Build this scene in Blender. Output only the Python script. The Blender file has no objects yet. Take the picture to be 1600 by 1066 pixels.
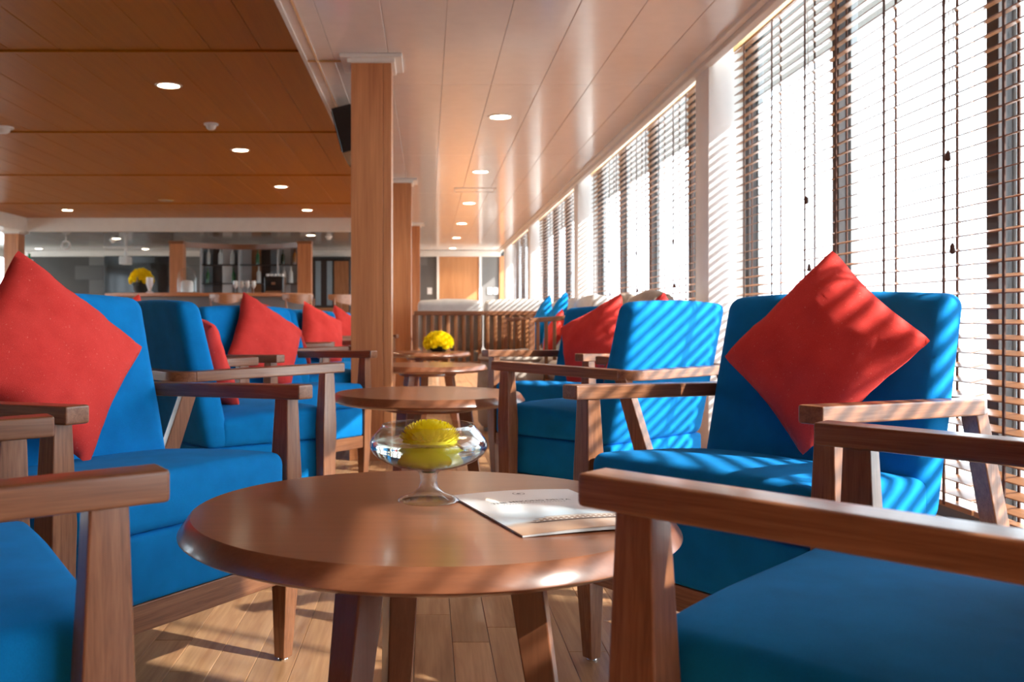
import bpy, bmesh, math, random
from mathutils import Vector, Matrix, noise

random.seed(7)
scene = bpy.context.scene
COL = scene.collection

# ------------------------------------------------------------------ camera, sky, sun, exposure
cam_data = bpy.data.cameras.new('camera')
cam_data.sensor_width = 36.0
cam_data.lens = 36.0 * 1511.46 / 1600.0
cam_data.shift_x = (800 - 667.6) / 1600.0
cam_data.shift_y = -(533 - 497.47) / 1600.0
cam_data.clip_start = 0.02
cam_data.clip_end = 2000
cam_data.dof.use_dof = True
cam_data.dof.focus_distance = 1.75
cam_data.dof.aperture_fstop = 8.0
cam = bpy.data.objects.new('camera', cam_data)
COL.objects.link(cam)
EYE = 0.7792
cam.location = (0, 0, EYE)
cam.rotation_euler = (math.pi / 2, 0, 0)
scene.camera = cam

world = bpy.data.worlds.new('sky')
scene.world = world
world.use_nodes = True
bg = world.node_tree.nodes['Background']
bg.inputs['Color'].default_value = (0.86, 0.93, 1.0, 1)
bg.inputs['Strength'].default_value = 4.0

sun_data = bpy.data.lights.new('sun', 'SUN')
sun_data.energy = 8.5
sun_data.angle = math.radians(0.9)
sun_data.color = (1.0, 0.94, 0.86)
sun = bpy.data.objects.new('sun', sun_data)
COL.objects.link(sun)
SUN_DIR = Vector((-1.0, 0.52, -0.76)).normalized()
sun.rotation_euler = SUN_DIR.to_track_quat('-Z', 'Y').to_euler()

vs = scene.view_settings
vs.view_transform = 'Standard'
vs.look = 'None'
vs.exposure = 0.95
vs.gamma = 1.0
vs.use_curve_mapping = False
scene.cycles.use_denoising = True
scene.cycles.max_bounces = 12
scene.cycles.diffuse_bounces = 6
scene.cycles.glossy_bounces = 5
scene.cycles.transmission_bounces = 10
scene.cycles.transparent_max_bounces = 16
scene.cycles.sample_clamp_indirect = 8.0

# ------------------------------------------------------------------ materials
MATS = {}


def nodes_of(name):
    m = bpy.data.materials.new(name)
    m.use_nodes = True
    nt = m.node_tree
    b = nt.nodes['Principled BSDF']
    return m, nt, b


def plain(name, col, rough=0.5, metal=0.0, coat=0.0, spec=0.5):
    m, nt, b = nodes_of(name)
    b.inputs['Roughness'].default_value = rough
    b.inputs['Metallic'].default_value = metal
    b.inputs['Coat Weight'].default_value = coat
    b.inputs['Coat Roughness'].default_value = 0.1
    b.inputs['Specular IOR Level'].default_value = spec
    tc = nt.nodes.new('ShaderNodeTexCoord')
    n = nt.nodes.new('ShaderNodeTexNoise')
    n.inputs['Scale'].default_value = 9
    n.inputs['Detail'].default_value = 4
    nt.links.new(tc.outputs['Object'], n.inputs['Vector'])
    mx = nt.nodes.new('ShaderNodeMix')
    mx.data_type = 'RGBA'
    mx.inputs[6].default_value = (*[c * 0.93 for c in col], 1)
    mx.inputs[7].default_value = (*[min(1, c * 1.07) for c in col], 1)
    nt.links.new(n.outputs['Fac'], mx.inputs[0])
    nt.links.new(mx.outputs[2], b.inputs['Base Color'])
    MATS[name] = m
    return m


def wood(name, c0, c1, axis, rough=0.35, coat=0.25, across=34.0, along=2.2, attr=False, vary=0.25, bump=0.05, spec=0.5):
    """grain runs along one object axis; every object gets its own offset and tone"""
    m, nt, b = nodes_of(name)
    N, L = nt.nodes, nt.links
    tc = N.new('ShaderNodeTexCoord')
    oi = N.new('ShaderNodeObjectInfo')
    off = N.new('ShaderNodeVectorMath')
    off.operation = 'MULTIPLY_ADD'
    cmb = N.new('ShaderNodeCombineXYZ')
    for k in range(3):
        L.new(oi.outputs['Random'], cmb.inputs[k])
    off.inputs[1].default_value = (13.7, 7.3, 9.1)
    L.new(cmb.outputs[0], off.inputs[0])
    L.new(tc.outputs['Object'], off.inputs[2])
    mp = N.new('ShaderNodeMapping')
    s = [across] * 3
    s['xyz'.index(axis)] = along
    mp.inputs['Scale'].default_value = s
    L.new(off.outputs[0], mp.inputs['Vector'])
    n1 = N.new('ShaderNodeTexNoise')
    n1.inputs['Scale'].default_value = 1.0
    n1.inputs['Detail'].default_value = 6
    n1.inputs['Roughness'].default_value = 0.6
    n1.inputs['Distortion'].default_value = 0.6
    L.new(mp.outputs[0], n1.inputs['Vector'])
    mp2 = N.new('ShaderNodeMapping')
    s2 = [across * 5] * 3
    s2['xyz'.index(axis)] = along * 3
    mp2.inputs['Scale'].default_value = s2
    L.new(off.outputs[0], mp2.inputs['Vector'])
    n2 = N.new('ShaderNodeTexNoise')
    n2.inputs['Scale'].default_value = 1.0
    n2.inputs['Detail'].default_value = 3
    L.new(mp2.outputs[0], n2.inputs['Vector'])
    add = N.new('ShaderNodeMath')
    add.operation = 'MULTIPLY_ADD'
    L.new(n2.outputs['Fac'], add.inputs[0])
    add.inputs[1].default_value = 0.5
    L.new(n1.outputs['Fac'], add.inputs[2])
    r = N.new('ShaderNodeValToRGB')
    r.color_ramp.elements[0].position = 0.5
    r.color_ramp.elements[0].color = (*c0, 1)
    r.color_ramp.elements[1].position = 1.0
    r.color_ramp.elements[1].color = (*c1, 1)
    L.new(add.outputs[0], r.inputs['Fac'])
    # tone of this piece
    tone = N.new('ShaderNodeMath')
    tone.operation = 'MULTIPLY_ADD'
    tone.inputs[1].default_value = vary
    tone.inputs[2].default_value = 1.0 - vary / 2
    if attr:
        at = N.new('ShaderNodeAttribute')
        at.attribute_name = 'tone'
        sm = N.new('ShaderNodeMath')
        sm.operation = 'ADD'
        L.new(at.outputs['Fac'], sm.inputs[0])
        L.new(oi.outputs['Random'], sm.inputs[1])
        fr = N.new('ShaderNodeMath')
        fr.operation = 'FRACT'
        L.new(sm.outputs[0], fr.inputs[0])
        L.new(fr.outputs[0], tone.inputs[0])
    else:
        L.new(oi.outputs['Random'], tone.inputs[0])
    hv = N.new('ShaderNodeHueSaturation')
    L.new(tone.outputs[0], hv.inputs['Value'])
    L.new(r.outputs['Color'], hv.inputs['Color'])
    L.new(hv.outputs['Color'], b.inputs['Base Color'])
    b.inputs['Roughness'].default_value = rough
    b.inputs['Coat Weight'].default_value = coat
    b.inputs['Coat Roughness'].default_value = 0.15
    b.inputs['Specular IOR Level'].default_value = spec
    bp = N.new('ShaderNodeBump')
    bp.inputs['Strength'].default_value = bump
    bp.inputs['Distance'].default_value = 0.002
    L.new(n2.outputs['Fac'], bp.inputs['Height'])
    L.new(bp.outputs[0], b.inputs['Normal'])
    MATS[name] = m
    return m


def fabric(name, c0, c1, fleck=None, scale=900.0, rough=0.9, sheen=0.3, bump=0.25):
    m, nt, b = nodes_of(name)
    N, L = nt.nodes, nt.links
    tc = N.new('ShaderNodeTexCoord')
    n = N.new('ShaderNodeTexNoise')
    n.inputs['Scale'].default_value = scale
    n.inputs['Detail'].default_value = 2
    L.new(tc.outputs['Object'], n.inputs['Vector'])
    n2 = N.new('ShaderNodeTexNoise')
    n2.inputs['Scale'].default_value = 14
    n2.inputs['Detail'].default_value = 4
    L.new(tc.outputs['Object'], n2.inputs['Vector'])
    add = N.new('ShaderNodeMath')
    add.operation = 'MULTIPLY_ADD'
    add.inputs[1].default_value = 0.5
    L.new(n.outputs['Fac'], add.inputs[0])
    mu = N.new('ShaderNodeMath')
    mu.operation = 'MULTIPLY'
    mu.inputs[1].default_value = 0.5
    L.new(n2.outputs['Fac'], mu.inputs[0])
    L.new(mu.outputs[0], add.inputs[2])
    r = N.new('ShaderNodeValToRGB')
    r.color_ramp.elements[0].position = 0.35
    r.color_ramp.elements[0].color = (*c0, 1)
    r.color_ramp.elements[1].position = 0.65
    r.color_ramp.elements[1].color = (*c1, 1)
    L.new(add.outputs[0], r.inputs['Fac'])
    out = r.outputs['Color']
    if fleck:
        v = N.new('ShaderNodeTexNoise')
        v.inputs['Scale'].default_value = 190
        v.inputs['Detail'].default_value = 3
        L.new(tc.outputs['Object'], v.inputs['Vector'])
        rr = N.new('ShaderNodeValToRGB')
        rr.color_ramp.elements[0].position = 0.66
        rr.color_ramp.elements[0].color = (0, 0, 0, 1)
        rr.color_ramp.elements[1].position = 0.74
        rr.color_ramp.elements[1].color = (0.7, 0.7, 0.7, 1)
        L.new(v.outputs['Fac'], rr.inputs['Fac'])
        mx = N.new('ShaderNodeMix')
        mx.data_type = 'RGBA'
        L.new(rr.outputs['Color'], mx.inputs[0])
        L.new(out, mx.inputs[6])
        mx.inputs[7].default_value = (*fleck, 1)
        out = mx.outputs[2]
    L.new(out, b.inputs['Base Color'])
    b.inputs['Roughness'].default_value = rough
    b.inputs['Specular IOR Level'].default_value = 0.2
    b.inputs['Sheen Weight'].default_value = sheen
    b.inputs['Sheen Tint'].default_value = (*[min(1, c * 1.5 + .05) for c in c1], 1)
    bp = N.new('ShaderNodeBump')
    bp.inputs['Strength'].default_value = bump
    bp.inputs['Distance'].default_value = 0.0012
    L.new(n.outputs['Fac'], bp.inputs['Height'])
    L.new(bp.outputs[0], b.inputs['Normal'])
    MATS[name] = m
    return m


def emit(name, col, strength):
    m = bpy.data.materials.new(name)
    m.use_nodes = True
    nt = m.node_tree
    nt.nodes.remove(nt.nodes['Principled BSDF'])
    e = nt.nodes.new('ShaderNodeEmission')
    e.inputs['Color'].default_value = (*col, 1)
    e.inputs['Strength'].default_value = strength
    nt.links.new(e.outputs[0], nt.nodes['Material Output'].inputs['Surface'])
    MATS[name] = m
    return m


def pane_glass(name, tint=(0.93, 0.96, 0.97), edge=0.5, power=4.0, base=0.03):
    m = bpy.data.materials.new(name)
    m.use_nodes = True
    nt = m.node_tree
    nt.nodes.remove(nt.nodes['Principled BSDF'])
    t = nt.nodes.new('ShaderNodeBsdfTransparent')
    t.inputs['Color'].default_value = (*tint, 1)
    g = nt.nodes.new('ShaderNodeBsdfGlossy')
    g.inputs['Roughness'].default_value = 0.02
    lw = nt.nodes.new('ShaderNodeLayerWeight')
    lw.inputs['Blend'].default_value = 0.5
    pw_ = nt.nodes.new('ShaderNodeMath')
    pw_.operation = 'POWER'
    pw_.inputs[1].default_value = power
    nt.links.new(lw.outputs['Facing'], pw_.inputs[0])
    fr = nt.nodes.new('ShaderNodeMath')
    fr.operation = 'MULTIPLY_ADD'
    fr.inputs[1].default_value = edge
    fr.inputs[2].default_value = base
    nt.links.new(pw_.outputs[0], fr.inputs[0])
    mx = nt.nodes.new('ShaderNodeMixShader')
    nt.links.new(fr.outputs[0], mx.inputs[0])
    nt.links.new(t.outputs[0], mx.inputs[1])
    nt.links.new(g.outputs[0], mx.inputs[2])
    nt.links.new(mx.outputs[0], nt.nodes['Material Output'].inputs['Surface'])
    MATS[name] = m
    return m


def real_glass(name, col=(1, 1, 1), ior=1.45, rough=0.0):
    m, nt, b = nodes_of(name)
    b.inputs['Base Color'].default_value = (*col, 1)
    b.inputs['Transmission Weight'].default_value = 1.0
    b.inputs['Roughness'].default_value = rough
    b.inputs['IOR'].default_value = ior
    MATS[name] = m
    return m


for ax in 'xyz':
    wood('chair_wood_' + ax, (0.155, 0.052, 0.021), (0.35, 0.145, 0.066), ax, rough=0.34, coat=0.25, across=120, along=5, vary=0.10)
    wood('table_wood_' + ax, (0.205, 0.070, 0.031), (0.275, 0.100, 0.046), ax, rough=0.3, coat=0.45, across=60, along=4, vary=0.06, bump=0.02)
    wood('column_wood_' + ax, (0.40, 0.140, 0.050), (0.64, 0.275, 0.118), ax, rough=0.38, coat=0.25, across=16, along=0.9, vary=0.12)
    wood('slat_wood_' + ax, (0.22, 0.085, 0.032), (0.42, 0.18, 0.075), ax, rough=0.4, coat=0.2, across=60, along=3, vary=0.2)
wood('floor_wood', (0.35, 0.162, 0.070), (0.60, 0.345, 0.175), 'y', rough=0.36, coat=0.2, across=24, along=1.8, attr=True, vary=0.42)
wood('ceiling_wood', (0.36, 0.122, 0.006), (0.44, 0.160, 0.010), 'y', rough=0.40, coat=0.0, across=26, along=0.8, vary=0.06, bump=0.0, spec=0.3)
wood('door_wood', (0.50, 0.22, 0.09), (0.66, 0.33, 0.15), 'z', rough=0.4, coat=0.1, across=14, along=0.8)
fabric('blue_fabric', (0.0, 0.175, 0.48), (0.001, 0.250, 0.66), scale=1100, sheen=0.15)
fabric('red_fabric', (0.70, 0.040, 0.032), (0.86, 0.070, 0.056), fleck=(0.9, 0.26, 0.18), scale=700, sheen=0.35, bump=0.5)
fabric('grey_fabric', (0.50, 0.47, 0.45), (0.62, 0.59, 0.56), scale=600)
fabric('taupe_fabric', (0.30, 0.24, 0.20), (0.40, 0.33, 0.28), scale=600)
plain('white_paint', (0.88, 0.87, 0.85), 0.35)
plain('dimmed_panel', (0.34, 0.32, 0.30), 0.14)  # white panelling darkened in colour for the dim light past the bulkhead
plain('white_panel', (0.80, 0.755, 0.735), 0.20, coat=0.3)
plain('moulding_white', (0.80, 0.77, 0.73), 0.4)
plain('gold_trim', (0.60, 0.36, 0.11), 0.4)
plain('grey_front', (0.20, 0.19, 0.19), 0.4)
plain('stone', (0.13, 0.125, 0.12), 0.55)
plain('stone_grout', (0.07, 0.068, 0.066), 0.8)
plain('frame_dark', (0.035, 0.024, 0.022), 0.4)
plain('frame_grey', (0.42, 0.45, 0.48), 0.4)
plain('black_plastic', (0.012, 0.012, 0.013), 0.25)
plain('screen_black', (0.006, 0.006, 0.007), 0.08)
plain('white_plastic', (0.8, 0.8, 0.8), 0.35)
plain('chrome', (0.8, 0.8, 0.8), 0.15, metal=1.0)
plain('cord_brown', (0.09, 0.032, 0.018), 0.7)
plain('cord_light', (0.55, 0.5, 0.45), 0.7)
plain('blue_grey_panel', (0.22, 0.28, 0.32), 0.3)
plain('yellow_core', (0.95, 0.80, 0.012), 0.7)
plain('leaf_green', (0.02, 0.06, 0.012), 0.5)
plain('basket_dark', (0.02, 0.02, 0.014), 0.7)
plain('paper', (0.86, 0.86, 0.86), 0.35, coat=0.3)
plain('ink_dark', (0.06, 0.07, 0.09), 0.5)
plain('ink_brown', (0.30, 0.15, 0.08), 0.5)
plain('ink_white', (0.8, 0.76, 0.7), 0.5)
plain('ink_umber', (0.10, 0.06, 0.05), 0.5)  # dark brown printing colour for the hull and small print
plain('bottle_dark', (0.02, 0.03, 0.015), 0.1)
plain('bottle_amber', (0.25, 0.09, 0.01), 0.1)
plain('bottle_green', (0.03, 0.14, 0.05), 0.1)
plain('bottle_red', (0.5, 0.02, 0.02), 0.2)
plain('bottle_clear', (0.6, 0.65, 0.66), 0.08)
plain('mirror', (0.75, 0.78, 0.78), 0.03, metal=1.0)
plain('flag_green', (0.01, 0.22, 0.06), 0.7)
plain('flag_red', (0.5, 0.02, 0.02), 0.7)
plain('deck_board', (0.55, 0.47, 0.38), 0.6)
plain('overhang', (0.17, 0.17, 0.175), 0.6)
plain('river_water', (0.55, 0.58, 0.55), 0.15)
plain('far_shore', (0.40, 0.42, 0.42), 0.9)  # haze over the bank is put into this pale colour
pane_glass('pane')
pane_glass('thin_glass', (0.97, 0.985, 0.975), 0.95, 2.6, 0.05)
real_glass('bowl_glass', (0.99, 1.0, 1.0), 1.45)
real_glass('bowl_water', (0.97, 1.0, 0.90), 1.33)


def petal_mat(name, col):
    m = bpy.data.materials.new(name)
    m.use_nodes = True
    nt = m.node_tree
    b = nt.nodes['Principled BSDF']
    b.inputs['Base Color'].default_value = (*col, 1)
    b.inputs['Roughness'].default_value = 0.5
    t = nt.nodes.new('ShaderNodeBsdfTranslucent')
    t.inputs['Color'].default_value = (*col, 1)
    mx = nt.nodes.new('ShaderNodeMixShader')
    mx.inputs[0].default_value = 0.4
    nt.links.new(b.outputs[0], mx.inputs[1])
    nt.links.new(t.outputs[0], mx.inputs[2])
    nt.links.new(mx.outputs[0], nt.nodes['Material Output'].inputs['Surface'])
    MATS[name] = m


petal_mat('yellow_petal', (1.0, 0.86, 0.015))
emit('lamp_glow', (1.0, 0.83, 0.60), 14.0)


def cover_material():
    m, nt, b = nodes_of('cover_print')
    N, L = nt.nodes, nt.links
    tc = N.new('ShaderNodeTexCoord')
    sp = N.new('ShaderNodeSeparateXYZ')
    L.new(tc.outputs['Object'], sp.inputs[0])
    n = N.new('ShaderNodeTexNoise')
    n.inputs['Scale'].default_value = 25
    L.new(tc.outputs['Object'], n.inputs['Vector'])
    ma = N.new('ShaderNodeMath')
    ma.operation = 'MULTIPLY_ADD'
    ma.inputs[1].default_value = 1 / 0.294
    L.new(sp.outputs['Y'], ma.inputs[0])
    mb = N.new('ShaderNodeMath')
    mb.operation = 'MULTIPLY_ADD'
    mb.inputs[1].default_value = 0.10
    mb.inputs[2].default_value = -0.05
    L.new(n.outputs['Fac'], mb.inputs[0])
    L.new(mb.outputs[0], ma.inputs[2])
    r = N.new('ShaderNodeValToRGB')
    e = r.color_ramp.elements
    e[0].position = 0.0
    e[0].color = (0.50, 0.30, 0.19, 1)
    e[1].position = 1.0
    e[1].color = (0.90, 0.93, 0.96, 1)
    for pos, c in ((0.15, (0.62, 0.42, 0.30)), (0.20, (0.45, 0.36, 0.30)), (0.24, (0.52, 0.66, 0.76)),
                   (0.38, (0.58, 0.74, 0.84)), (0.55, (0.88, 0.92, 0.95))):
        x = e.new(pos)
        x.color = (*c, 1)
    L.new(ma.outputs[0], r.inputs['Fac'])
    L.new(r.outputs['Color'], b.inputs['Base Color'])
    b.inputs['Roughness'].default_value = 0.3
    b.inputs['Coat Weight'].default_value = 0.3
    MATS['cover_print'] = m


cover_material()

# ------------------------------------------------------------------ mesh helpers


class MB:
    """collects geometry for one mesh"""

    def __init__(self):
        self.v, self.f, self.tone = [], [], []

    def add(self, verts, faces, tone=0.0):
        o = len(self.v)
        self.v += [tuple(p) for p in verts]
        self.f += [tuple(i + o for i in q) for q in faces]
        self.tone += [tone] * len(faces)
        return self

    def box(self, x0, x1, y0, y1, z0, z1, tone=0.0):
        v = [(x0, y0, z0), (x1, y0, z0), (x1, y1, z0), (x0, y1, z0), (x0, y0, z1), (x1, y0, z1), (x1, y1, z1), (x0, y1, z1)]
        f = [(0, 3, 2, 1), (4, 5, 6, 7), (0, 1, 5, 4), (1, 2, 6, 5), (2, 3, 7, 6), (3, 0, 4, 7)]
        return self.add(v, f, tone)

    def sections(self, secs, closed=False):
        """loft rings (each a list of points, same count), capped unless closed"""
        n = len(secs[0])
        v = [p for s in secs for p in s]
        f = []
        m = len(secs)
        for i in range(m if closed else m - 1):
            a, b = i * n, ((i + 1) % m) * n
            for k in range(n):
                f.append((a + k, a + (k + 1) % n, b + (k + 1) % n, b + k))
        if not closed:
            f.append(tuple(reversed(range(n))))
            f.append(tuple(range((m - 1) * n, m * n)))
        return self.add(v, f)

    def lathe(self, prof, n=48, cx=0, cy=0, cap=True):
        """prof: (r, z) list from bottom to top"""
        secs = []
        for r, z in prof:
            secs.append([(cx + r * math.cos(2 * math.pi * k / n), cy + r * math.sin(2 * math.pi * k / n), z) for k in range(n)])
        if cap:
            return self.sections(secs)
        v = [p for s in secs for p in s]
        f = []
        for i in range(len(secs) - 1):
            for k in range(n):
                f.append((i * n + k, i * n + (k + 1) % n, (i + 1) * n + (k + 1) % n, (i + 1) * n + k))
        return self.add(v, f)

    def tube(self, pts, r, n=8):
        pts = [Vector(p) for p in pts]
        secs = []
        for i, p in enumerate(pts):
            d = (pts[min(i + 1, len(pts) - 1)] - pts[max(i - 1, 0)]).normalized()
            up = Vector((0, 0, 1)) if abs(d.z) < 0.9 else Vector((1, 0, 0))
            a = d.cross(up).normalized()
            b = a.cross(d).normalized()
            rr = r[i] if isinstance(r, (list, tuple)) else r
            secs.append([p + a * rr * math.cos(2 * math.pi * k / n) + b * rr * math.sin(2 * math.pi * k / n) for k in range(n)])
        return self.sections(secs)

    def rbox(self, hx, hy, hz, r, nx=2, ny=2, nz=2, fn=None, seg=3):
        """rounded box about the origin, then moved by fn(x, y, z)"""
        def samp(h, n):
            e = [h - r + r * math.sin(math.pi / 2 * k / seg) for k in range(seg + 1)]
            i0 = h - r
            mid = [-i0 + 2 * i0 * k / n for k in range(1, n)]
            s = [-q for q in reversed(e)] + mid + e
            return s
        S = [samp(hx, nx), samp(hy, ny), samp(hz, nz)]
        H = (hx, hy, hz)
        idx = {}
        v, f = [], []

        def vid(p):
            key = tuple(round(c, 6) for c in p)
            if key not in idx:
                c = [max(-(H[k] - r), min(H[k] - r, p[k])) for k in range(3)]
                d = Vector([p[k] - c[k] for k in range(3)])
                if d.length > 1e-9:
                    d = d.normalized() * r
                q = Vector(c) + d
                q = fn(*q) if fn else tuple(q)
                idx[key] = len(v)
                v.append(tuple(q))
            return idx[key]
        for ax in range(3):
            u, w = (ax + 1) % 3, (ax + 2) % 3
            for sgn in (-1, 1):
                for i in range(len(S[u]) - 1):
                    for j in range(len(S[w]) - 1):
                        q = []
                        for (a, b) in ((i, j), (i + 1, j), (i + 1, j + 1), (i, j + 1)):
                            p = [0, 0, 0]
                            p[ax] = sgn * H[ax]
                            p[u] = S[u][a]
                            p[w] = S[w][b]
                            q.append(vid(p))
                        if sgn < 0:
                            q.reverse()
                        if len(set(q)) == 4:
                            f.append(tuple(q))
        return self.add(v, f)

    def mesh(self, name, smooth=True, angle=35, bevel=0.0, seg=2, tone=False):
        me = bpy.data.meshes.new(name)
        me.from_pydata(self.v, [], self.f)
        if tone:
            at = me.attributes.new('tone', 'FLOAT', 'FACE')
            at.data.foreach_set('value', self.tone)
        if bevel > 0:
            bm = bmesh.new()
            bm.from_mesh(me)
            es = [e for e in bm.edges if len(e.link_faces) == 2 and e.calc_face_angle(0) > 0.4]
            bmesh.ops.bevel(bm, geom=es, offset=bevel, segments=seg, affect='EDGES', profile=0.5)
            bm.to_mesh(me)
            bm.free()
        if smooth:
            me.polygons.foreach_set('use_smooth', [True] * len(me.polygons))
            me.set_sharp_from_angle(angle=math.radians(angle))
        me.update()
        return me


def obj(name, me, mat=None, parent=None, loc=None, rotz=None, wn=False, **kw):
    wn = wn or (kw.get('bevel', 0) > 0 and kw.get('smooth', True))
    if isinstance(me, MB):
        if wn:
            kw['angle'] = max(kw.get('angle', 35), 65)
        me = me.mesh(name, **kw)
    if mat and not me.materials:
        me.materials.append(MATS[mat])
    o = bpy.data.objects.new(name, me)
    COL.objects.link(o)
    if wn:
        md = o.modifiers.new('weighted_normal', 'WEIGHTED_NORMAL')
        md.keep_sharp = True
        md.weight = 80
    if parent:
        o.parent = parent
    if loc:
        o.location = loc
    if rotz:
        o.rotation_euler.z = rotz
    return o


def tag(o, label=None, cat=None, group=None, kind=None):
    if label:
        o['label'] = label
    if cat:
        o['category'] = cat
    if group:
        o['group'] = group
    if kind:
        o['kind'] = kind
    return o


def thing(name, label, cat, loc=(0, 0, 0), rotz=0.0, group=None):
    o = bpy.data.objects.new(name, None)
    o.empty_display_size = 0.1
    COL.objects.link(o)
    o.location = loc
    o.rotation_euler.z = rotz
    return tag(o, label, cat, group)


def struct(o):
    o['kind'] = 'structure'
    return o


def copy_tree(o, parent=None):
    c = o.copy()
    COL.objects.link(c)
    c.parent = parent
    for ch in [k for k in o.children]:
        copy_tree(ch, c)
    return c


def rect(cx, cy, z, hx, hy):
    return [(cx - hx, cy - hy, z), (cx + hx, cy - hy, z), (cx + hx, cy + hy, z), (cx - hx, cy + hy, z)]


# ------------------------------------------------------------------ room dimensions
CEIL = 2.22          # white ceiling beside the windows
CEILB = 2.41         # raised timber ceiling
XB0, XB1 = -6.5, -0.68   # timber ceiling from left to right
YB = 15.7            # white bulkhead across the room
YBACK = 20.6
YFRONT = -1.3  # front wall pulled in close behind the camera to cut fill light
XL = -8.85
XIN = 1.555          # inner face of window pillars
XGL = 1.785          # window plane
PIT = 1.1625
BAY = 4.65
PILY = [0.70 + BAY * k for k in range(-1, 5)]

# ------------------------------------------------------------------ floor
f = struct(obj('floor', MB().box(XL - 0.1, XGL + 0.06, YFRONT - 0.1, YBACK + 0.1, -0.06, -0.012), 'floor_wood'))
planks = []
pw = 0.09
x = XL
row = 0
while x < XGL + 0.05:
    y = YFRONT - random.random() * 1.0
    while y < YBACK:
        ln = random.choice((0.55, 0.8, 1.05))
        planks.append((x, y, ln))
        y += ln
    x += pw
planks = [p for p in planks if p[0] + pw < XGL + 0.08]
near = sorted(planks, key=lambda p: ((p[0] + 0.1) / 1.0) ** 2 + ((p[1] + p[2] / 2 - 3.0) / 1.6) ** 2)
part_set = set(near[:300])
pm = {}
for ln in (0.55, 0.8, 1.05):
    pm[ln] = MB().box(0.0005, pw - 0.0005, 0.0005, ln - 0.0005, -0.012, 0.0).mesh('plank', bevel=0.0012, seg=1, smooth=False)
    pm[ln].materials.append(MATS['floor_wood'])
rest = MB()
for p in planks:
    if p in part_set:
        o = obj('plank', pm[p[2]], None, f, loc=(p[0], p[1], 0))
    else:
        x0, x1, y0, y1 = p[0] + 0.0007, p[0] + pw - 0.0007, p[1] + 0.0007, p[1] + p[2] - 0.0007
        y0, y1 = max(y0, YFRONT), min(y1, YBACK)
        if y1 > y0:
            rest.add([(x0, y0, -0.012), (x1, y0, -0.012), (x1, y1, -0.012), (x0, y1, -0.012),
                      (x0, y0, 0), (x1, y0, 0), (x1, y1, 0), (x0, y1, 0)],
                     [(4, 5, 6, 7), (0, 1, 5, 4), (1, 2, 6, 5), (2, 3, 7, 6), (3, 0, 4, 7)], random.random())
o = obj('planks', rest, 'floor_wood', f, smooth=False, tone=True)
o['kind'] = 'stuff'

# ------------------------------------------------------------------ ceilings
rows = [-1.81 + 2.59 * k for k in range(9)] + [YBACK]


def panel_ceiling(name, xs, ys, z, mat, gap, back):
    c = struct(obj(name, MB().box(xs[0], xs[-1], ys[0] if ys[0] > -1 else YFRONT, ys[-1], z + 0.012, z + 0.08), back))
    cache = {}
    for i in range(len(xs) - 1):
        for j in range(len(ys) - 1):
            w, d = round(xs[i + 1] - xs[i], 4), round(ys[j + 1] - ys[j], 4)
            if (w, d) not in cache:
                cache[(w, d)] = MB().box(gap, w - gap, gap, d - gap, 0, 0.013).mesh('ceiling_panel', bevel=0.002, seg=1, smooth=False)
                cache[(w, d)].materials.append(MATS[mat])
            obj('ceiling_panel', cache[(w, d)], None, c, loc=(xs[i], ys[j], z))
    return c


wx = [XB1, -0.517, -0.214, 0.09, 0.394, 0.70, 1.0, 1.303, XIN]
ceil_white = panel_ceiling('ceiling', wx, rows, CEIL, 'white_panel', 0.0008, 'moulding_white')
bxs = [XB1 - 0.02 - 0.306 * k for k in range(20)][::-1]
bxs[0] = XB0
brows = [0.78 - 2.59, 0.78, 3.37, 5.90, 8.46, 11.0, 13.70, YB]
ceil_brown = panel_ceiling('ceiling', bxs, brows, CEILB, 'ceiling_wood', 0.002, 'ceiling_wood')
# cross battens between the timber panels
for y in brows[2:-1]:
    obj('batten', MB().box(XB0, XB1, y - 0.02, y + 0.02, CEILB - 0.012, CEILB + 0.01), 'ceiling_wood', ceil_brown, bevel=0.003)
lx = [XL + (XB1 - XL) * k / 16 for k in range(17)]
ceil_bar = panel_ceiling('ceiling', lx, [YB + 0.1, 18.2, YBACK], 2.205, 'dimmed_panel', 0.002, 'dimmed_panel')
ceil_left = struct(obj('ceiling', MB().box(XL, XB0 - 0.04, YFRONT, YB + 0.05, 2.2, 2.3), 'moulding_white'))
# bulkheads around the raised field
struct(obj('trim_1', MB().box(XL, XB1, YB, YB + 0.1, 2.19, 2.45), 'moulding_white', bevel=0.004))
struct(obj('trim_2', MB().box(XB0 - 0.08, XB0, YFRONT, YB + 0.1, 2.19, 2.45), 'moulding_white', bevel=0.004))
struct(obj('trim_3', MB().box(XB1 - 0.012, XB1 + 0.012, YFRONT, YBACK, CEIL - 0.008, 2.45), 'moulding_white', bevel=0.003))
struct(obj('trim_4', MB().box(-0.622, -0.606, YFRONT, YB, CEIL - 0.006, CEIL + 0.004), 'chrome', bevel=0.002))
struct(obj('trim_5', MB().box(XB1, -0.42, 5.40, 5.425, CEIL - 0.006, CEIL + 0.004), 'gold_trim', bevel=0.002))
# cornice where the white ceiling meets the windows: stepped moulding
struct(obj('trim_6', MB().box(1.49, XIN + 0.02, YFRONT, YBACK, CEIL - 0.022, CEIL + 0.01).box(1.525, XIN + 0.02, YFRONT, YBACK, CEIL - 0.05, CEIL - 0.02),
           'moulding_white', bevel=0.006))
struct(obj('trim_7', MB().box(XL, XIN, YBACK - 0.09, YBACK, 2.09, 2.215).box(XL, XIN, YBACK - 0.14, YBACK, 2.17, 2.215), 'moulding_white', bevel=0.01))

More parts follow.
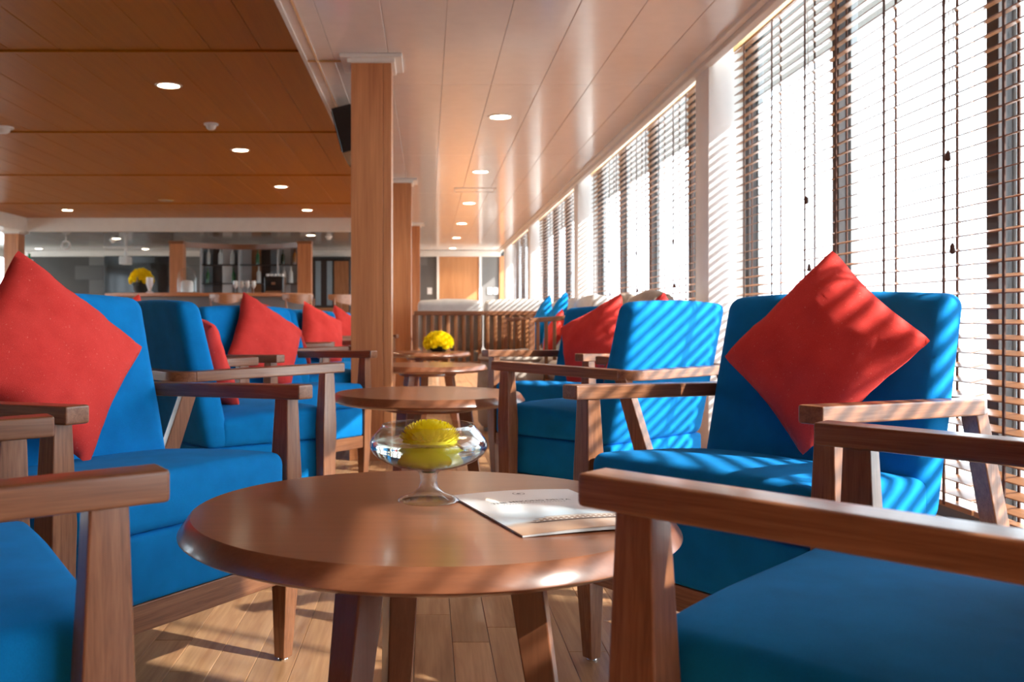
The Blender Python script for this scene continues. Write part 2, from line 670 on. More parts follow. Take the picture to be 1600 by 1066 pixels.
# ------------------------------------------------------------------ walls
wr = struct(obj('wall_right', MB().box(XGL - 0.03, XGL + 0.06, YFRONT, YBACK, 2.34, 2.52)
                .box(XIN + 0.02, XGL + 0.06, YFRONT, YBACK, 2.42, 2.52)
                .box(XGL - 0.06, XGL + 0.06, YFRONT, YBACK, -0.02, 0.10), 'white_paint'))
pil = MB().box(XIN, XGL - 0.025, 0, 0.26, 0, 2.42).mesh('pillar', bevel=0.004)
pil.materials.append(MATS['white_paint'])
for y in PILY:
    obj('pillar', pil, None, wr, loc=(0, y, 0))
wl = struct(obj('wall_left', MB().box(XL - 0.1, XL, YFRONT, YBACK, 0, 0.90).box(XL - 0.1, XL, YFRONT, YBACK, 2.05, 2.4).box(XL - 0.1, XL, YFRONT, 5.35, 0.9, 2.05), 'white_paint'))  # sill raised and near openings walled up to cut light from the left
for y in PILY:
    obj('pillar', MB().box(XL - 0.1, XL + 0.2, y, y + 0.26, 0, 2.2), 'white_paint', wl)
struct(obj('wall_front', MB().box(XL, XGL, YFRONT - 0.1, YFRONT, 0, 2.5), 'column_wood_z'))  # unseen wall, placed near the camera to keep fill light down
wb = struct(obj('wall_back', MB().box(XL, XGL, YBACK, YBACK + 0.1, 0, 2.5), 'stone_grout'))
tw, thh = 0.6, 0.3
tm = MB().box(0.004, tw - 0.004, -0.012, 0.002, 0.004, thh - 0.004).mesh('tile', bevel=0.002, seg=1, smooth=False)
tm.materials.append(MATS['stone'])
stone2 = plain('stone_light', (0.17, 0.165, 0.16), 0.5)
stone3 = plain('stone_dark', (0.10, 0.097, 0.095), 0.55)
tms = [tm]
for nm in ('stone_light', 'stone_dark'):
    q = tm.copy()
    q.materials.clear()
    q.materials.append(MATS[nm])
    tms.append(q)
for j in range(8):
    for i in range(-1, 15):
        xx = -6.9 + tw * i + (tw / 2 if j % 2 else 0)
        if xx + tw > XIN + 0.1 or xx < -7.6:
            continue
        if j * thh < 2.13 and -0.05 - tw < xx < 1.18 and xx + tw > 0.22 and xx < 1.14:
            continue
        o = obj('tile', random.choice(tms), None, wb, loc=(xx, YBACK - random.uniform(0, 0.004), j * thh - 0.2))
# narrow tiles beside the door come from the wall's own grout strip
obj('wall_strip', MB().box(-0.35, 0.20, YBACK - 0.012, YBACK + 0.02, 0, 2.1), 'stone', wb)
obj('wall_strip', MB().box(1.14, 1.60, YBACK - 0.012, YBACK + 0.02, 0, 2.1), 'stone_light', wb)
struct(obj('trim_8', MB().box(1.53, 1.70, YBACK - 0.06, YBACK, 0, 2.1), 'column_wood_z', bevel=0.004))

# door in the back wall
dr = struct(obj('door_1', MB().box(0.25, 1.10, YBACK - 0.05, YBACK - 0.015, 0.0, 2.12), 'door_wood', bevel=0.004))
obj('door_frame', MB().box(0.20, 0.25, YBACK - 0.075, YBACK - 0.005, 0, 2.16).box(1.10, 1.15, YBACK - 0.075, YBACK - 0.005, 0, 2.16)
    .box(0.20, 1.15, YBACK - 0.075, YBACK - 0.005, 2.12, 2.16), 'white_paint', dr, bevel=0.004)
obj('door_handle', MB().box(0.31, 0.335, YBACK - 0.10, YBACK - 0.05, 0.99, 1.02).box(0.31, 0.42, YBACK - 0.115, YBACK - 0.095, 0.995, 1.015), 'chrome', dr, bevel=0.004)
for hz in (0.35, 1.1, 1.85):
    obj('hinge', MB().box(1.093, 1.107, YBACK - 0.08, YBACK - 0.045, hz, hz + 0.1), 'chrome', dr)

# windows: one per bay, mullions and panes as parts
for b in range(-1, 5):
    y1 = 0.70 + BAY * b
    y0 = y1 - BAY
    w = struct(obj('window_%d' % (b + 2), MB().box(XGL - 0.02, XGL + 0.05, y0, y1, 2.30, 2.35).box(XGL - 0.02, XGL + 0.05, y0, y1, 0.09, 0.14), 'frame_dark', bevel=0.004)) \
        if b >= 0 else None
    if w is None:
        continue
    for k in range(4):
        ym = y1 - PIT * k
        obj('mullion', MB().box(XGL - 0.02, XGL + 0.03, ym - 0.032, ym + 0.032, 0.14, 2.30), 'frame_dark', w, bevel=0.004)
        obj('mullion', MB().box(XGL + 0.03, XGL + 0.06, ym - 0.045, ym + 0.045, 0.14, 2.30), 'frame_grey', w, bevel=0.003)
        obj('pane', MB().box(XGL + 0.012, XGL + 0.018, ym - PIT + 0.032, ym - 0.032, 0.14, 2.30), 'pane', w)
    if b < 2:
        continue
    # far side of the ship
    w2 = struct(obj('window_%d' % (b + 12), MB().box(XL - 0.06, XL, y0, y1, 2.03, 2.07).box(XL - 0.06, XL, y0, y1, 0.88, 0.92), 'frame_dark'))
    for k in range(4):
        ym = y1 - PIT * k
        obj('mullion', MB().box(XL - 0.06, XL, ym - 0.03, ym + 0.03, 0.92, 2.03), 'frame_dark', w2)
        obj('pane', MB().box(XL - 0.04, XL - 0.034, ym - PIT + 0.03, ym - 0.03, 0.92, 2.03), 'pane', w2)

# outside: overhang, deck, river and the far bank
struct(obj('roof_overhang', MB().box(XGL + 0.06, 2.30, YFRONT, YBACK, 2.31, 2.40), 'overhang', bevel=0.006))
struct(obj('side_deck', MB().box(XGL + 0.06, 3.0, YFRONT - 8, YBACK + 8, -0.10, -0.03), 'deck_board'))
struct(obj('river', MB().box(-900, 900, -900, 900, -4.2, -4.0), 'river_water'))
shore = MB()
for k in range(40):
    yy = -500 + 30 * k
    hh = 3.5 + 4 * random.random()
    shore.rbox(10, 19, hh, 3, fn=lambda px, py, pz, yy=yy: (px + 420, py + yy, pz - 3))
o = obj('far_shore', shore, 'far_shore')
tag(o, 'low river bank in pale painted haze far outside the windows', 'river bank', kind='stuff')

# ------------------------------------------------------------------ venetian blinds
SW, SP_, TILT = 0.046, 0.046, math.radians(15)
XBL = 1.712
Z0, Z1 = 0.17, 2.25
NS = int((Z1 - Z0) / SP_)


def slat_verts(L):
    m = MB()
    hw, ht = SW / 2, 0.0018
    pts = []
    for (a, t) in ((-hw, -ht), (hw, -ht), (hw, ht), (-hw, ht)):
        pts.append((a * math.cos(TILT) - t * math.sin(TILT), a * math.sin(TILT) + t * math.cos(TILT)))
    v = [(p[0], 0.006, p[1]) for p in pts] + [(p[0], L - 0.006, p[1]) for p in pts]
    m.add(v, [(0, 1, 2, 3), (7, 6, 5, 4), (0, 4, 5, 1), (1, 5, 6, 2), (2, 6, 7, 3), (3, 7, 4, 0)])
    return m


slat_cache = {}


def blind(y0, y1, label, single):
    L = y1 - y0
    t = thing('venetian_blind', label, 'blind', (XBL, y0, 0), 0, 'wooden venetian blinds along the windows')
    key = round(L, 3)
    if single:
        if key not in slat_cache:
            slat_cache[key] = slat_verts(L).mesh('slat', smooth=False)
            slat_cache[key].materials.append(MATS['slat_wood_y'])
        for k in range(NS):
            obj('slat', slat_cache[key], None, t, loc=(0, 0, Z0 + SP_ * (k + 1)))
    else:
        m = MB()
        s = slat_verts(L)
        for k in range(NS):
            m.add([(p[0], p[1], p[2] + Z0 + SP_ * (k + 1)) for p in s.v], s.f)
        o = obj('slats', m, 'slat_wood_y', t, smooth=False)
        o['kind'] = 'stuff'
    obj('valance', MB().box(-0.028, -0.016, 0.004, L - 0.004, 2.245, 2.325), 'gold_trim', t, bevel=0.003)
    obj('head_rail', MB().box(-0.014, 0.03, 0.008, L - 0.008, 2.27, 2.318), 'slat_wood_y', t)
    obj('bottom_rail', MB().box(-0.022, 0.022, 0.006, L - 0.006, Z0 - 0.006, Z0 + 0.012), 'slat_wood_y', t, bevel=0.003)
    for q in (0.165, 0.585, 1.0):
        yy = L - q
        if yy < 0.05:
            continue
        dx = SW / 2 * math.cos(TILT)
        for s in (-1, 1):
            obj('ladder_cord', MB().box(s * dx - 0.002, s * dx + 0.002, yy - 0.006, yy + 0.006, Z0, 2.28), 'cord_brown', t)
    # pull cords with little wooden tassels
    yy = 0.10
    for (dy, zb) in ((0.0, 1.02), (0.018, 1.32)):
        pts = [(-0.030 - 0.004 * math.sin(k * 1.3 + dy * 90), yy + dy + 0.004 * math.sin(k * 0.9 + dy * 50), 2.24 + (zb - 2.24) * k / 9) for k in range(10)]
        c = obj('pull_cord', MB().tube(pts, 0.0013, 5), 'cord_light', t)
        obj('tassel', MB().lathe([(0.003, zb - 0.035), (0.009, zb - 0.03), (0.007, zb - 0.008), (0.003, zb)], 10, pts[-1][0], pts[-1][1]), 'cord_brown', c)
    return t


words = ['nearest', 'second', 'third', 'fourth', 'fifth', 'sixth', 'seventh', 'eighth', 'ninth', 'tenth', 'eleventh', 'twelfth']
for b in range(0, 5):
    top = 0.68 + BAY * b
    low = 0.96 + BAY * (b - 1)
    for k in range(4):
        y1 = top - 1.165 * k
        y0 = max(y1 - 1.165, low + 0.02)
        if y1 - y0 < 0.3 or y1 < -2.5:
            continue
        single = (b == 1 and k < 3)
        if b == 1:
            lab = ['brown wooden venetian blind beside the near white pillar, behind the red cushion tip',
                   'brown wooden venetian blind directly behind the large red-cushioned armchair at right',
                   'brown wooden venetian blind cut off by the right picture edge',
                   'brown wooden venetian blind beside the nearest chair outside the right edge'][k]
        else:
            bay = {0: 'of the bay behind the viewpoint', 2: 'of the bay between first and second white pillars', 3: 'of the bay between second and third white pillars', 4: 'of the farthest window bay'}[b]
            lab = '%s wooden blind from the far end %s' % ( ['first', 'second', 'third', 'fourth'][k], bay)
        blind(y0, y1, lab, single)

# ------------------------------------------------------------------ timber columns
def timber_column(x0, x1, y0, y1, ztop, label):
    t = thing('timber_column', label, 'column', ((x0 + x1) / 2, (y0 + y1) / 2, 0), 0, 'timber clad columns')
    hx, hy = (x1 - x0) / 2, (y1 - y0) / 2
    obj('core', MB().box(-hx + 0.012, hx - 0.012, -hy + 0.012, hy - 0.012, 0, ztop + 0.03), 'column_wood_z', t)
    e = hx * 2 * 0.2
    # boards of the front and back, a wide one and a narrow one
    for sy in (-1, 1):
        yb = sy * hy
        a, b2 = (yb, yb + 0.012) if sy < 0 else (yb - 0.012, yb)
        obj('board', MB().box(-hx, hx - e - 0.001, a, b2, 0, ztop), 'column_wood_z', t, bevel=0.001, seg=1)
        obj('board', MB().box(hx - e + 0.001, hx, a, b2, 0, ztop), 'column_wood_z', t, bevel=0.001, seg=1)
    for sx in (-1, 1):
        xb = sx * hx
        a, b2 = (xb, xb + 0.012) if sx < 0 else (xb - 0.012, xb)
        obj('board', MB().box(a, b2, -hy + 0.012, hy - 0.012, 0, ztop), 'column_wood_z', t, bevel=0.001, seg=1)
    obj('cap_moulding', MB().box(-hx - 0.06, hx + 0.06, -hy - 0.05, hy + 0.05, ztop - 0.022 + 0.022, ztop + 0.02)
        .box(-hx - 0.02, hx + 0.02, -hy - 0.02, hy + 0.02, ztop - 0.022, ztop + 0.006), 'moulding_white', t, bevel=0.005)
    obj('skirting', MB().box(-hx - 0.008, hx + 0.008, -hy - 0.008, hy + 0.008, 0, 0.08), 'column_wood_x', t, bevel=0.003)
    return t


timber_column(-0.418, -0.197, 5.30, 5.56, 2.2, 'nearest and widest timber clad column with white cap')
timber_column(-0.402, -0.165, 10.0, 10.26, 2.2, 'timber clad column second in line behind the nearest one')
timber_column(-0.36, -0.11, 14.65, 14.9, 2.2, 'farthest timber clad column, third in line')
timber_column(-6.94, -6.70, 15.85, 16.1, 2.19, 'timber clad column at far left by the bright window')

# ------------------------------------------------------------------ armchair
W2 = 0.3057
AH = 0.63


def make_armchair():
    t = thing('armchair', 'x', 'chair', (0, 0, 0), 0, 'blue armchairs around the tables')
    # local: facing +x, left is +y
    for s in (1, -1):
        y = s * W2
        m = MB()
        m.sections([rect(0.262, y, 0.006, 0.015, 0.015), rect(0.268, y, 0.20, 0.023, 0.023), rect(0.27, y, 0.42, 0.026, 0.026), rect(0.272, y, AH - 0.030, 0.019, 0.019)])
        lg = obj('leg', m, 'chair_wood_z', t, bevel=0.003)
        obj('glide', MB().lathe([(0.011, 0), (0.012, 0.003), (0.009, 0.008)], 12, 0.262, y), 'chrome', lg)
        m = MB()
        m.sections([rect(-0.42, y * 1.03, 0.004, 0.017, 0.013), rect(-0.30, y, 0.33, 0.026, 0.018), rect(-0.205, y, AH - 0.03, 0.022, 0.017)])
        lg = obj('leg', m, 'chair_wood_z', t, bevel=0.003)
        obj('glide', MB().lathe([(0.011, 0), (0.012, 0.002), (0.009, 0.006)], 12, -0.42, y * 1.03), 'chrome', lg)
        # armrest: slightly sloping, softened ends
        m = MB()
        zz = AH - 0.0165

        def arm(px, py, pz, y=y, zz=zz):
            X = px + 0.062
            return (X, py + y, pz + zz - 0.012 * (0.33 - X) / 0.53)
        m.rbox(0.268, 0.025, 0.0165, 0.005, 6, 1, 1, fn=arm, seg=2)
        obj('armrest', m, 'chair_wood_x', t, wn=True)
    # rail wrapping behind the backrest
    path = []
    rc = 0.055
    for k in range(7):
        a = math.pi / 2 + (math.pi / 2) * k / 6
        path.append((-0.195 + rc * math.cos(a), W2 - rc + rc * math.sin(a)))
    for k in range(7):
        a = math.pi + (math.pi / 2) * k / 6
        path.append((-0.195 + rc * math.cos(a), -W2 + rc + rc * math.sin(a)))
    secs = []
    for i, (px, py) in enumerate(path):
        q0 = Vector((*path[max(i - 1, 0)], 0))
        q1 = Vector((*path[min(i + 1, len(path) - 1)], 0))
        d = (q1 - q0).normalized()
        n = Vector((d.y, -d.x, 0))
        zc = AH - 0.029
        c = Vector((px, py, zc))
        hw, hh = 0.024, 0.016
        secs.append([c + n * hw + Vector((0, 0, -hh)), c - n * hw + Vector((0, 0, -hh)), c - n * hw + Vector((0, 0, hh)), c + n * hw + Vector((0, 0, hh))])
    m = MB()
    m.sections(secs)
    obj('back_rail', m, 'chair_wood_y', t, bevel=0.004, angle=50)
    # timber frame under the seat
    m = MB()
    m.box(0.245, 0.285, -W2 + 0.026, W2 - 0.026, 0.183, 0.238)
    obj('front_apron', m, 'chair_wood_y', t, bevel=0.003)
    for s in (1, -1):
        m = MB()
        y = s * (W2 - 0.040)
        m.box(-0.28, 0.245, y - 0.013, y + 0.013, 0.183, 0.238)
        obj('side_apron', m, 'chair_wood_x', t, bevel=0.003)
    m = MB()
    m.box(-0.28, -0.25, -W2 + 0.053, W2 - 0.053, 0.183, 0.238)
    obj('rear_apron', m, 'chair_wood_y', t, bevel=0.003)
    # upholstered base and loose seat cushion
    m = MB()
    m.rbox(0.2175, 0.274, 0.066, 0.012, 4, 4, 2, fn=lambda a, b, c: (a + 0.0725, b, c + 0.304))
    obj('seat_base', m, 'blue_fabric', t)
    m = MB()

    def seat(px, py, pz):
        top = max(0.0, pz / 0.048)
        cr = max(0.0, 1 - (px / 0.2) ** 2) * max(0.0, 1 - (py / 0.277) ** 2)
        w = 0.0022 * noise.noise(Vector((px * 9, py * 9, pz * 9)))
        edge = 0.004 * math.cos(px * 7) * (1 if py > 0 else -1) * (abs(py) / 0.277) ** 4
        return (px + 0.098 + w, py + edge, pz + 0.4185 + top * (0.020 * math.sqrt(cr) + 0.010 * (px / 0.2)) + w)
    m.rbox(0.196, 0.2775, 0.048, 0.022, 8, 10, 2, fn=seat, seg=4)
    obj('seat_cushion', m, 'blue_fabric', t, angle=60)
    # leaning backrest
    m = MB()

    def back(px, py, pz):
        z = pz + 0.598
        lean = -0.106 - 0.232 * (z - 0.40)
        top = max(0.0, (pz - 0.02) / 0.22)
        bow = 0.012 * (1 - (py / 0.265) ** 2)
        w = 0.002 * noise.noise(Vector((px * 8 + 3, py * 8, pz * 8)))
        thin = 1.0 - 0.14 * top
        return (px * thin + lean + w - 0.4 * bow * (1 if px > 0 else 0.3), py + w, z + bow * top * 0.8)
    m.rbox(0.045, 0.277, 0.232, 0.030, 2, 8, 7, fn=back, seg=4)
    obj('backrest', m, 'blue_fabric', t, angle=60)
    return t


SPC = 2.2299
L0c, L1c = (-0.7068, 1.0692, 0.5434), (-0.7138, 2.0914, -0.5632)
R0c, R1c = (0.6108, 0.9603, 2.4077), (0.7620, 2.0950, 3.7273)
chairs = {}
proto = make_armchair()


def place_chair(key, c, label):
    o = proto if not chairs else copy_tree(proto)
    o.location = (c[0], c[1], 0)
    o.rotation_euler.z = c[2]
    o['label'] = label
    chairs[key] = (o, c)
    return o


def shift(c, k, dx=0, da=0):
    return (c[0] + dx, c[1] + SPC * k, c[2] + da)


place_chair('L1', L1c, 'blue armchair with the largest red cushion, left beyond the nearest table')
place_chair('L0', L0c, 'blue armchair cut by the bottom left picture corner')
place_chair('R0', R0c, 'blue armchair in the bottom right corner, its armrest before the brochure')
place_chair('R1', R1c, 'blue armchair with tilted red cushion, right, in front of the blinds')
place_chair('L2', (-0.74, 3.32, 0.66), 'blue armchair at left seen from behind, beside the large red-cushioned one')
place_chair('L3', (-0.69, 4.40, -0.62), 'blue armchair with red cushion, left of the second table')
place_chair('R2', (0.688, 3.385, 2.335), 'blue armchair at right seen from behind with sun stripes on its back')
place_chair('R3', (0.72, 4.53, 3.787), 'blue armchair with red cushion, right of the second table')
place_chair('L4', shift(L0c, 2), 'blue armchair seen from behind, just left of the nearest timber column')
place_chair('L5', shift(L1c, 2), 'blue armchair with red cushion showing left of the nearest timber column')
place_chair('L6', shift(L0c, 3), 'blue armchair seen from behind, hidden mostly by the nearest timber column')
place_chair('L7', shift(L1c, 3), 'farthest blue armchair on the left, arm showing right of the timber column')
place_chair('M1', (-2.02, 6.25, 3.55), 'blue armchair of the row behind, glimpsed between the two left backrests')
place_chair('M2', (-1.95, 9.6, 3.55), 'blue armchair of the row behind, near the bar stools')

# ------------------------------------------------------------------ cushions
def cushion_mesh(S, seed):
    n = 22
    m = MB()
    idx = {}
    v, f = [], []
    h = S / 2

    def pos(i, j, side):
        u, w = -1 + 2 * i / n, -1 + 2 * j / n
        e = (1 - u * u) * (1 - w * w)
        k = 0.10
        cc = (abs(u) * abs(w)) ** 6 * 0.05
        px = h * u * (1 - k * (1 - w * w) * (0.3 + 0.7 * u * u) + 0.02 - cc)
        py = h * w * (1 - k * (1 - u * u) * (0.3 + 0.7 * w * w) + 0.02 - cc)
        th = 0.062 * (max(e, 0) ** 0.45)
        q = Vector((u * 2.2 + seed, w * 2.2, side * 1.7))
        wr = 0.008 * noise.noise(q) + 0.004 * noise.noise(q * 3)
        # pleats pulling from the corners
        c = abs(u) * abs(w)
        wr += 0.006 * c * (1 - max(abs(u), abs(w)) ** 4) * math.sin(9 * (abs(u) - abs(w)))
        return (px, py, side * th + wr * (1 if e > 0 else 0.6))
    for side in (1, -1):
        for i in range(n + 1):
            for j in range(n + 1):
                edge = i in (0, n) or j in (0, n)
                key = (i, j, 0 if edge else side)
                if key not in idx:
                    idx[key] = len(v)
                    v.append(pos(i, j, side if not edge else 0))
        for i in range(n):
            for j in range(n):
                q = []
                for a, b in ((i, j), (i + 1, j), (i + 1, j + 1), (i, j + 1)):
                    e = a in (0, n) or b in (0, n)
                    q.append(idx[(a, b, 0 if e else side)])
                f.append(tuple(q) if side > 0 else tuple(reversed(q)))
    m.add(v, f)
    me = m.mesh('cushion', angle=80)
    me.materials.append(MATS['red_fabric'])
    return me


CUSH = [cushion_mesh(0.37, s) for s in (0.0, 5.3, 11.1)]


def cushion(key, a, b, z, rho, lean, yaw, S, label, mi=0, mat=None, frame=None, cat='cushion', group='red cushions on the armchairs'):
    x, y, th = chairs[key][1] if key else frame
    th2 = th + yaw
    fw = Vector((math.cos(th), math.sin(th), 0))
    lf = Vector((-math.sin(th), math.cos(th), 0))
    c = Vector((x, y, 0)) + fw * b + lf * a + Vector((0, 0, z))
    fw2 = Vector((math.cos(th2), math.sin(th2), 0))
    e1 = Vector((-math.sin(th2), math.cos(th2), 0))
    e2 = -fw2 * math.sin(lean) + Vector((0, 0, math.cos(lean)))
    nrm = e1.cross(e2)
    R = Matrix((e1, e2, nrm)).transposed().to_4x4() @ Matrix.Rotation(rho + math.pi / 4, 4, 'Z') @ Matrix.Scale(S / 0.37, 4)
    me = CUSH[mi]
    if mat:
        me = me.copy()
        me.materials.clear()
        me.materials.append(MATS[mat])
    o = obj('cushion', me)
    o.matrix_world = Matrix.Translation(c) @ R
    tag(o, label, cat, group)
    return o


cushion('R1', 0.05, -0.066, 0.712, 0.103, 0.40, 0.03, 0.347, 'red cushion standing on its corner in the right-hand armchair', 0)
cushion('L1', -0.066, -0.062, 0.700, 0.05, 0.42, 0.0, 0.362, 'largest red cushion, at the left picture edge', 1)
cushion('L3', 0.003, -0.060, 0.668, 0.216, 0.38, -0.02, 0.375, 'red cushion in the left armchair behind the second table', 2)
cushion('R3', 0.04, -0.050, 0.660, -0.304, 0.38, 0.0, 0.385, 'red cushion in the right armchair behind the second table', 1)
cushion('L5', 0.064, -0.045, 0.660, 0.371, 0.34, 0.0, 0.395, 'red cushion just left of the nearest timber column', 0)
cushion('L7', 0.03, -0.045, 0.660, 0.25, 0.36, 0.0, 0.39, 'red cushion half hidden behind the nearest timber column', 2)
cushion('L2', 0.06, -0.030, 0.650, -0.50, 0.50, 0.05, 0.365, 'red cushion peeking out behind the dark blue backrest on the left', 2)
cushion('R2', -0.06, -0.06, 0.670, -0.40, 0.50, 0.10, 0.355, 'red cushion with tips showing behind the sun-striped backrest', 0)
cushion('L4', 0.10, -0.085, 0.690, -0.543, 0.55, 0.09, 0.37, 'red cushion behind the backrest left of the column, only its edge showing', 1)
cushion('L6', 0.10, -0.085, 0.690, -0.543, 0.55, 0.09, 0.37, 'small red cushion tip above the backrests below the bar stools', 0)
cushion('R0', -0.07, -0.100, 0.655, 0.75, 0.36, 0.0, 0.35, 'red cushion almost outside the right edge in the nearest armchair', 2)
cushion('M1', 0.16, -0.040, 0.690, 0.1, 0.38, 0.0, 0.39, 'dark red cushion sliver between two left backrests', 1)
cushion('M2', 0.1, -0.040, 0.690, 0.1, 0.38, 0.0, 0.39, 'distant red cushion tip in the row near the bar', 2)

# ------------------------------------------------------------------ round tables
def make_table():
    t = thing('round_table', 'x', 'table', (0, 0, 0), 0, 'round tables in line')
    R, Ro, H = 0.3486, 0.366, 0.4972
    prof = [(0.0001, H - 0.042), (R - 0.03, H - 0.042), (R - 0.004, H - 0.036), (Ro - 0.004, H - 0.0285), (Ro, H - 0.0255), (Ro - 0.0005, H - 0.0235),
            (R + 0.002, H - 0.002), (R - 0.001, H), (0.0001, H)]
    obj('tabletop', MB().lathe(prof, 128), 'table_wood_x', t, angle=25)
    obj('brace', MB().lathe([(0.0001, H - 0.066), (0.17, H - 0.066), (0.175, H - 0.06), (0.175, H - 0.042), (0.0001, H - 0.042)], 48), 'table_wood_x', t)
    for a in (-12, -132, 108):
        a = math.radians(a)
        u = Vector((math.cos(a), math.sin(a), 0))
        w = Vector((-u.y, u.x, 0))
        secs = []
        for z, r, h in ((0.0, 0.205, 0.017), (H - 0.2, 0.160, 0.023), (H - 0.060, 0.140, 0.025)):
            c = u * r + Vector((0, 0, z))
            secs.append([c - u * h - w * h, c + u * h - w * h, c + u * h + w * h, c - u * h + w * h])
        obj('leg', MB().sections(secs), 'table_wood_z', t, bevel=0.003)
    return t


TY = [1.4444 + SPC * k for k in range(4)]
tb = make_table()
tlab = ['large nearest round wooden table carrying the glass bowl and brochure', 'round wooden table second in line, behind the glass bowl',
        'round wooden table third in line with bare top', 'farthest round wooden table, under the yellow bouquet']
for k in range(4):
    o = tb if k == 0 else copy_tree(tb)
    o.location = (0.0034, TY[k], 0)
    o.rotation_euler.z = (0, 0.1, -0.15, 0.2)[k]
    o['label'] = tlab[k]
TT = 0.4972

# ------------------------------------------------------------------ glass bowl with floating flower
BX, BY = 0.002, 1.4925
bw = thing('footed_bowl', 'clear footed glass bowl of water on the nearest table', 'bowl', (BX, BY, TT))
outer = [(0.0001, 0.0), (0.044, 0.0), (0.0475, 0.0018), (0.047, 0.0035), (0.038, 0.0075), (0.024, 0.013), (0.0150, 0.021), (0.0125, 0.030), (0.0130, 0.040), (0.018, 0.0475)]
for k in range(1, 15):
    a = math.pi / 2 * (0.22 + 0.78 * k / 14)
    outer.append((0.0905 * math.sin(a), 0.087 - 0.0385 * math.cos(a)))
outer += [(0.0900, 0.0915), (0.0880, 0.0965), (0.0845, 0.1015), (0.0795, 0.1075), (0.0745, 0.1130), (0.0718, 0.1165), (0.0712, 0.1190)]
inner = [(r - 0.0018, z) for r, z in reversed(outer[12:])] + [(0.020, 0.0535), (0.0001, 0.0515)]
obj('bowl', MB().lathe(outer + inner, 72, cap=False), 'thin_glass', bw, angle=70)
wp = [(0.0001, 0.0518)] + [(r - 0.0020, z + 0.001) for r, z in outer[12:24]] + [(0.0890, 0.0890), (0.0886, 0.0925), (0.0001, 0.0925)]
obj('water', MB().lathe(wp, 72, cap=False), 'bowl_water', bw, angle=60)
obj('colour_disc', MB().lathe([(0.0001, 0.0440), (0.010, 0.0445), (0.0115, 0.0455), (0.010, 0.0465), (0.0001, 0.047)], 24), 'leaf_green', bw)


def petals(rad, rows, length, width, lift0, lift1, seed=0, rings=0.3):
    rnd = random.Random(seed)
    m = MB()
    for i in range(rows):
        q = i / max(1, rows - 1)           # 0 outer ring, 1 centre
        cnt = int(22 - 13 * q)
        el = lift0 + (lift1 - lift0) * q
        base = rad * 0.32 * (1 - q)
        ln = length * (1 - 0.35 * q)
        for k in range(cnt):
            a = 2 * math.pi * (k + 0.5 * (i % 2)) / cnt + rnd.uniform(-.08, .08)
            e = el + rnd.uniform(-.1, .1)
            u = Vector((math.cos(a), math.sin(a), 0))
            w = Vector((-u.y, u.x, 0))
            pts = []
            for s in (0, 0.45, 0.85, 1.0):
                bend = e + 0.35 * s
                c = u * (base + ln * s * math.cos(bend)) + Vector((0, 0, rad * 0.25 * q + ln * s * math.sin(bend)))
                ww = width * (0.5, 1.0, 0.75, 0.25)[(0, 0.45, 0.85, 1.0).index(s)]
                pts.append((c - w * ww, c + w * ww + Vector((0, 0, 0)), c - Vector((0, 0, width * 0.45))))
            v = [p for t3 in pts for p in t3]
            f = []
            for s in range(3):
                o0, o1 = s * 3, s * 3 + 3
                f += [(o0, o0 + 2, o1 + 2, o1), (o0 + 2, o0 + 1, o1 + 1, o1 + 2)]
            m.add(v, f)
    return m


fl = thing('chrysanthemum', 'yellow chrysanthemum floating in the glass bowl', 'flower', (BX + 0.002, BY - 0.004, TT + 0.0955))
rnd = random.Random(3)
m = MB()
for i in range(11):
    q = i / 10
    cnt_ = max(5, int(30 * math.cos(q * 1.45) + 1))
    for k in range(cnt_):
        a = 2 * math.pi * (k + 0.5 * (i % 2)) / cnt_ + rnd.uniform(-.06, .06)
        el = 0.02 + q * 1.4 + rnd.uniform(-.06, .06)
        u = Vector((math.cos(a), math.sin(a), 0))
        w = Vector((-u.y, u.x, 0))
        d = u * math.cos(el) + Vector((0, 0, math.sin(el)))
        up = -u * math.sin(el) + Vector((0, 0, math.cos(el)))
        c0 = Vector((0, 0, -0.002)) + u * 0.028 * math.cos(el) + Vector((0, 0, 0.017 * math.sin(el)))
        ln = 0.020 * (1 - 0.25 * q)
        hw = 0.0043
        p1 = c0 + d * ln * 0.6 + up * 0.0015
        p2 = c0 + d * ln + up * 0.005
        dip = up * 0.0014
        m.add([c0 - w * hw * .6, c0 - dip, c0 + w * hw * .6, p1 - w * hw, p1 - dip, p1 + w * hw, p2 - w * hw * .45, p2 - dip * .4, p2 + w * hw * .45],
              [(0, 1, 4, 3), (1, 2, 5, 4), (3, 4, 7, 6), (4, 5, 8, 7)])
obj('petals', m, 'yellow_petal', fl, angle=80)
obj('flower_core', MB().lathe([(0.0001, -0.024), (0.010, -0.023), (0.030, -0.016), (0.043, -0.006), (0.040, 0.001), (0.028, 0.012), (0.012, 0.017), (0.0001, 0.0175)], 32), 'yellow_core', fl, angle=80)
obj('sepal', MB().lathe([(0.0001, -0.031), (0.005, -0.030), (0.010, -0.0235), (0.0001, -0.0225)], 12), 'leaf_green', fl)

# ------------------------------------------------------------------ brochure
BW_, BH_ = 0.200, 0.294
br = thing('brochure', 'white travel brochure with a ship picture, lying on the nearest table', 'brochure', (0.1224, 1.2414, TT), math.radians(16.6))


def bowz(u, v, k):
    # gentle bow of each leaf: the spine side lies flat, the free corner lifts a little
    return 0.0006 + 0.0007 * k + 0.0030 * (0.6 + k / 7.5) * math.sin(math.pi * min(1, u / BW_)) + 0.0035 * (0.5 + k / 6.0) * (1 - v / BH_) ** 2 * (u / BW_)


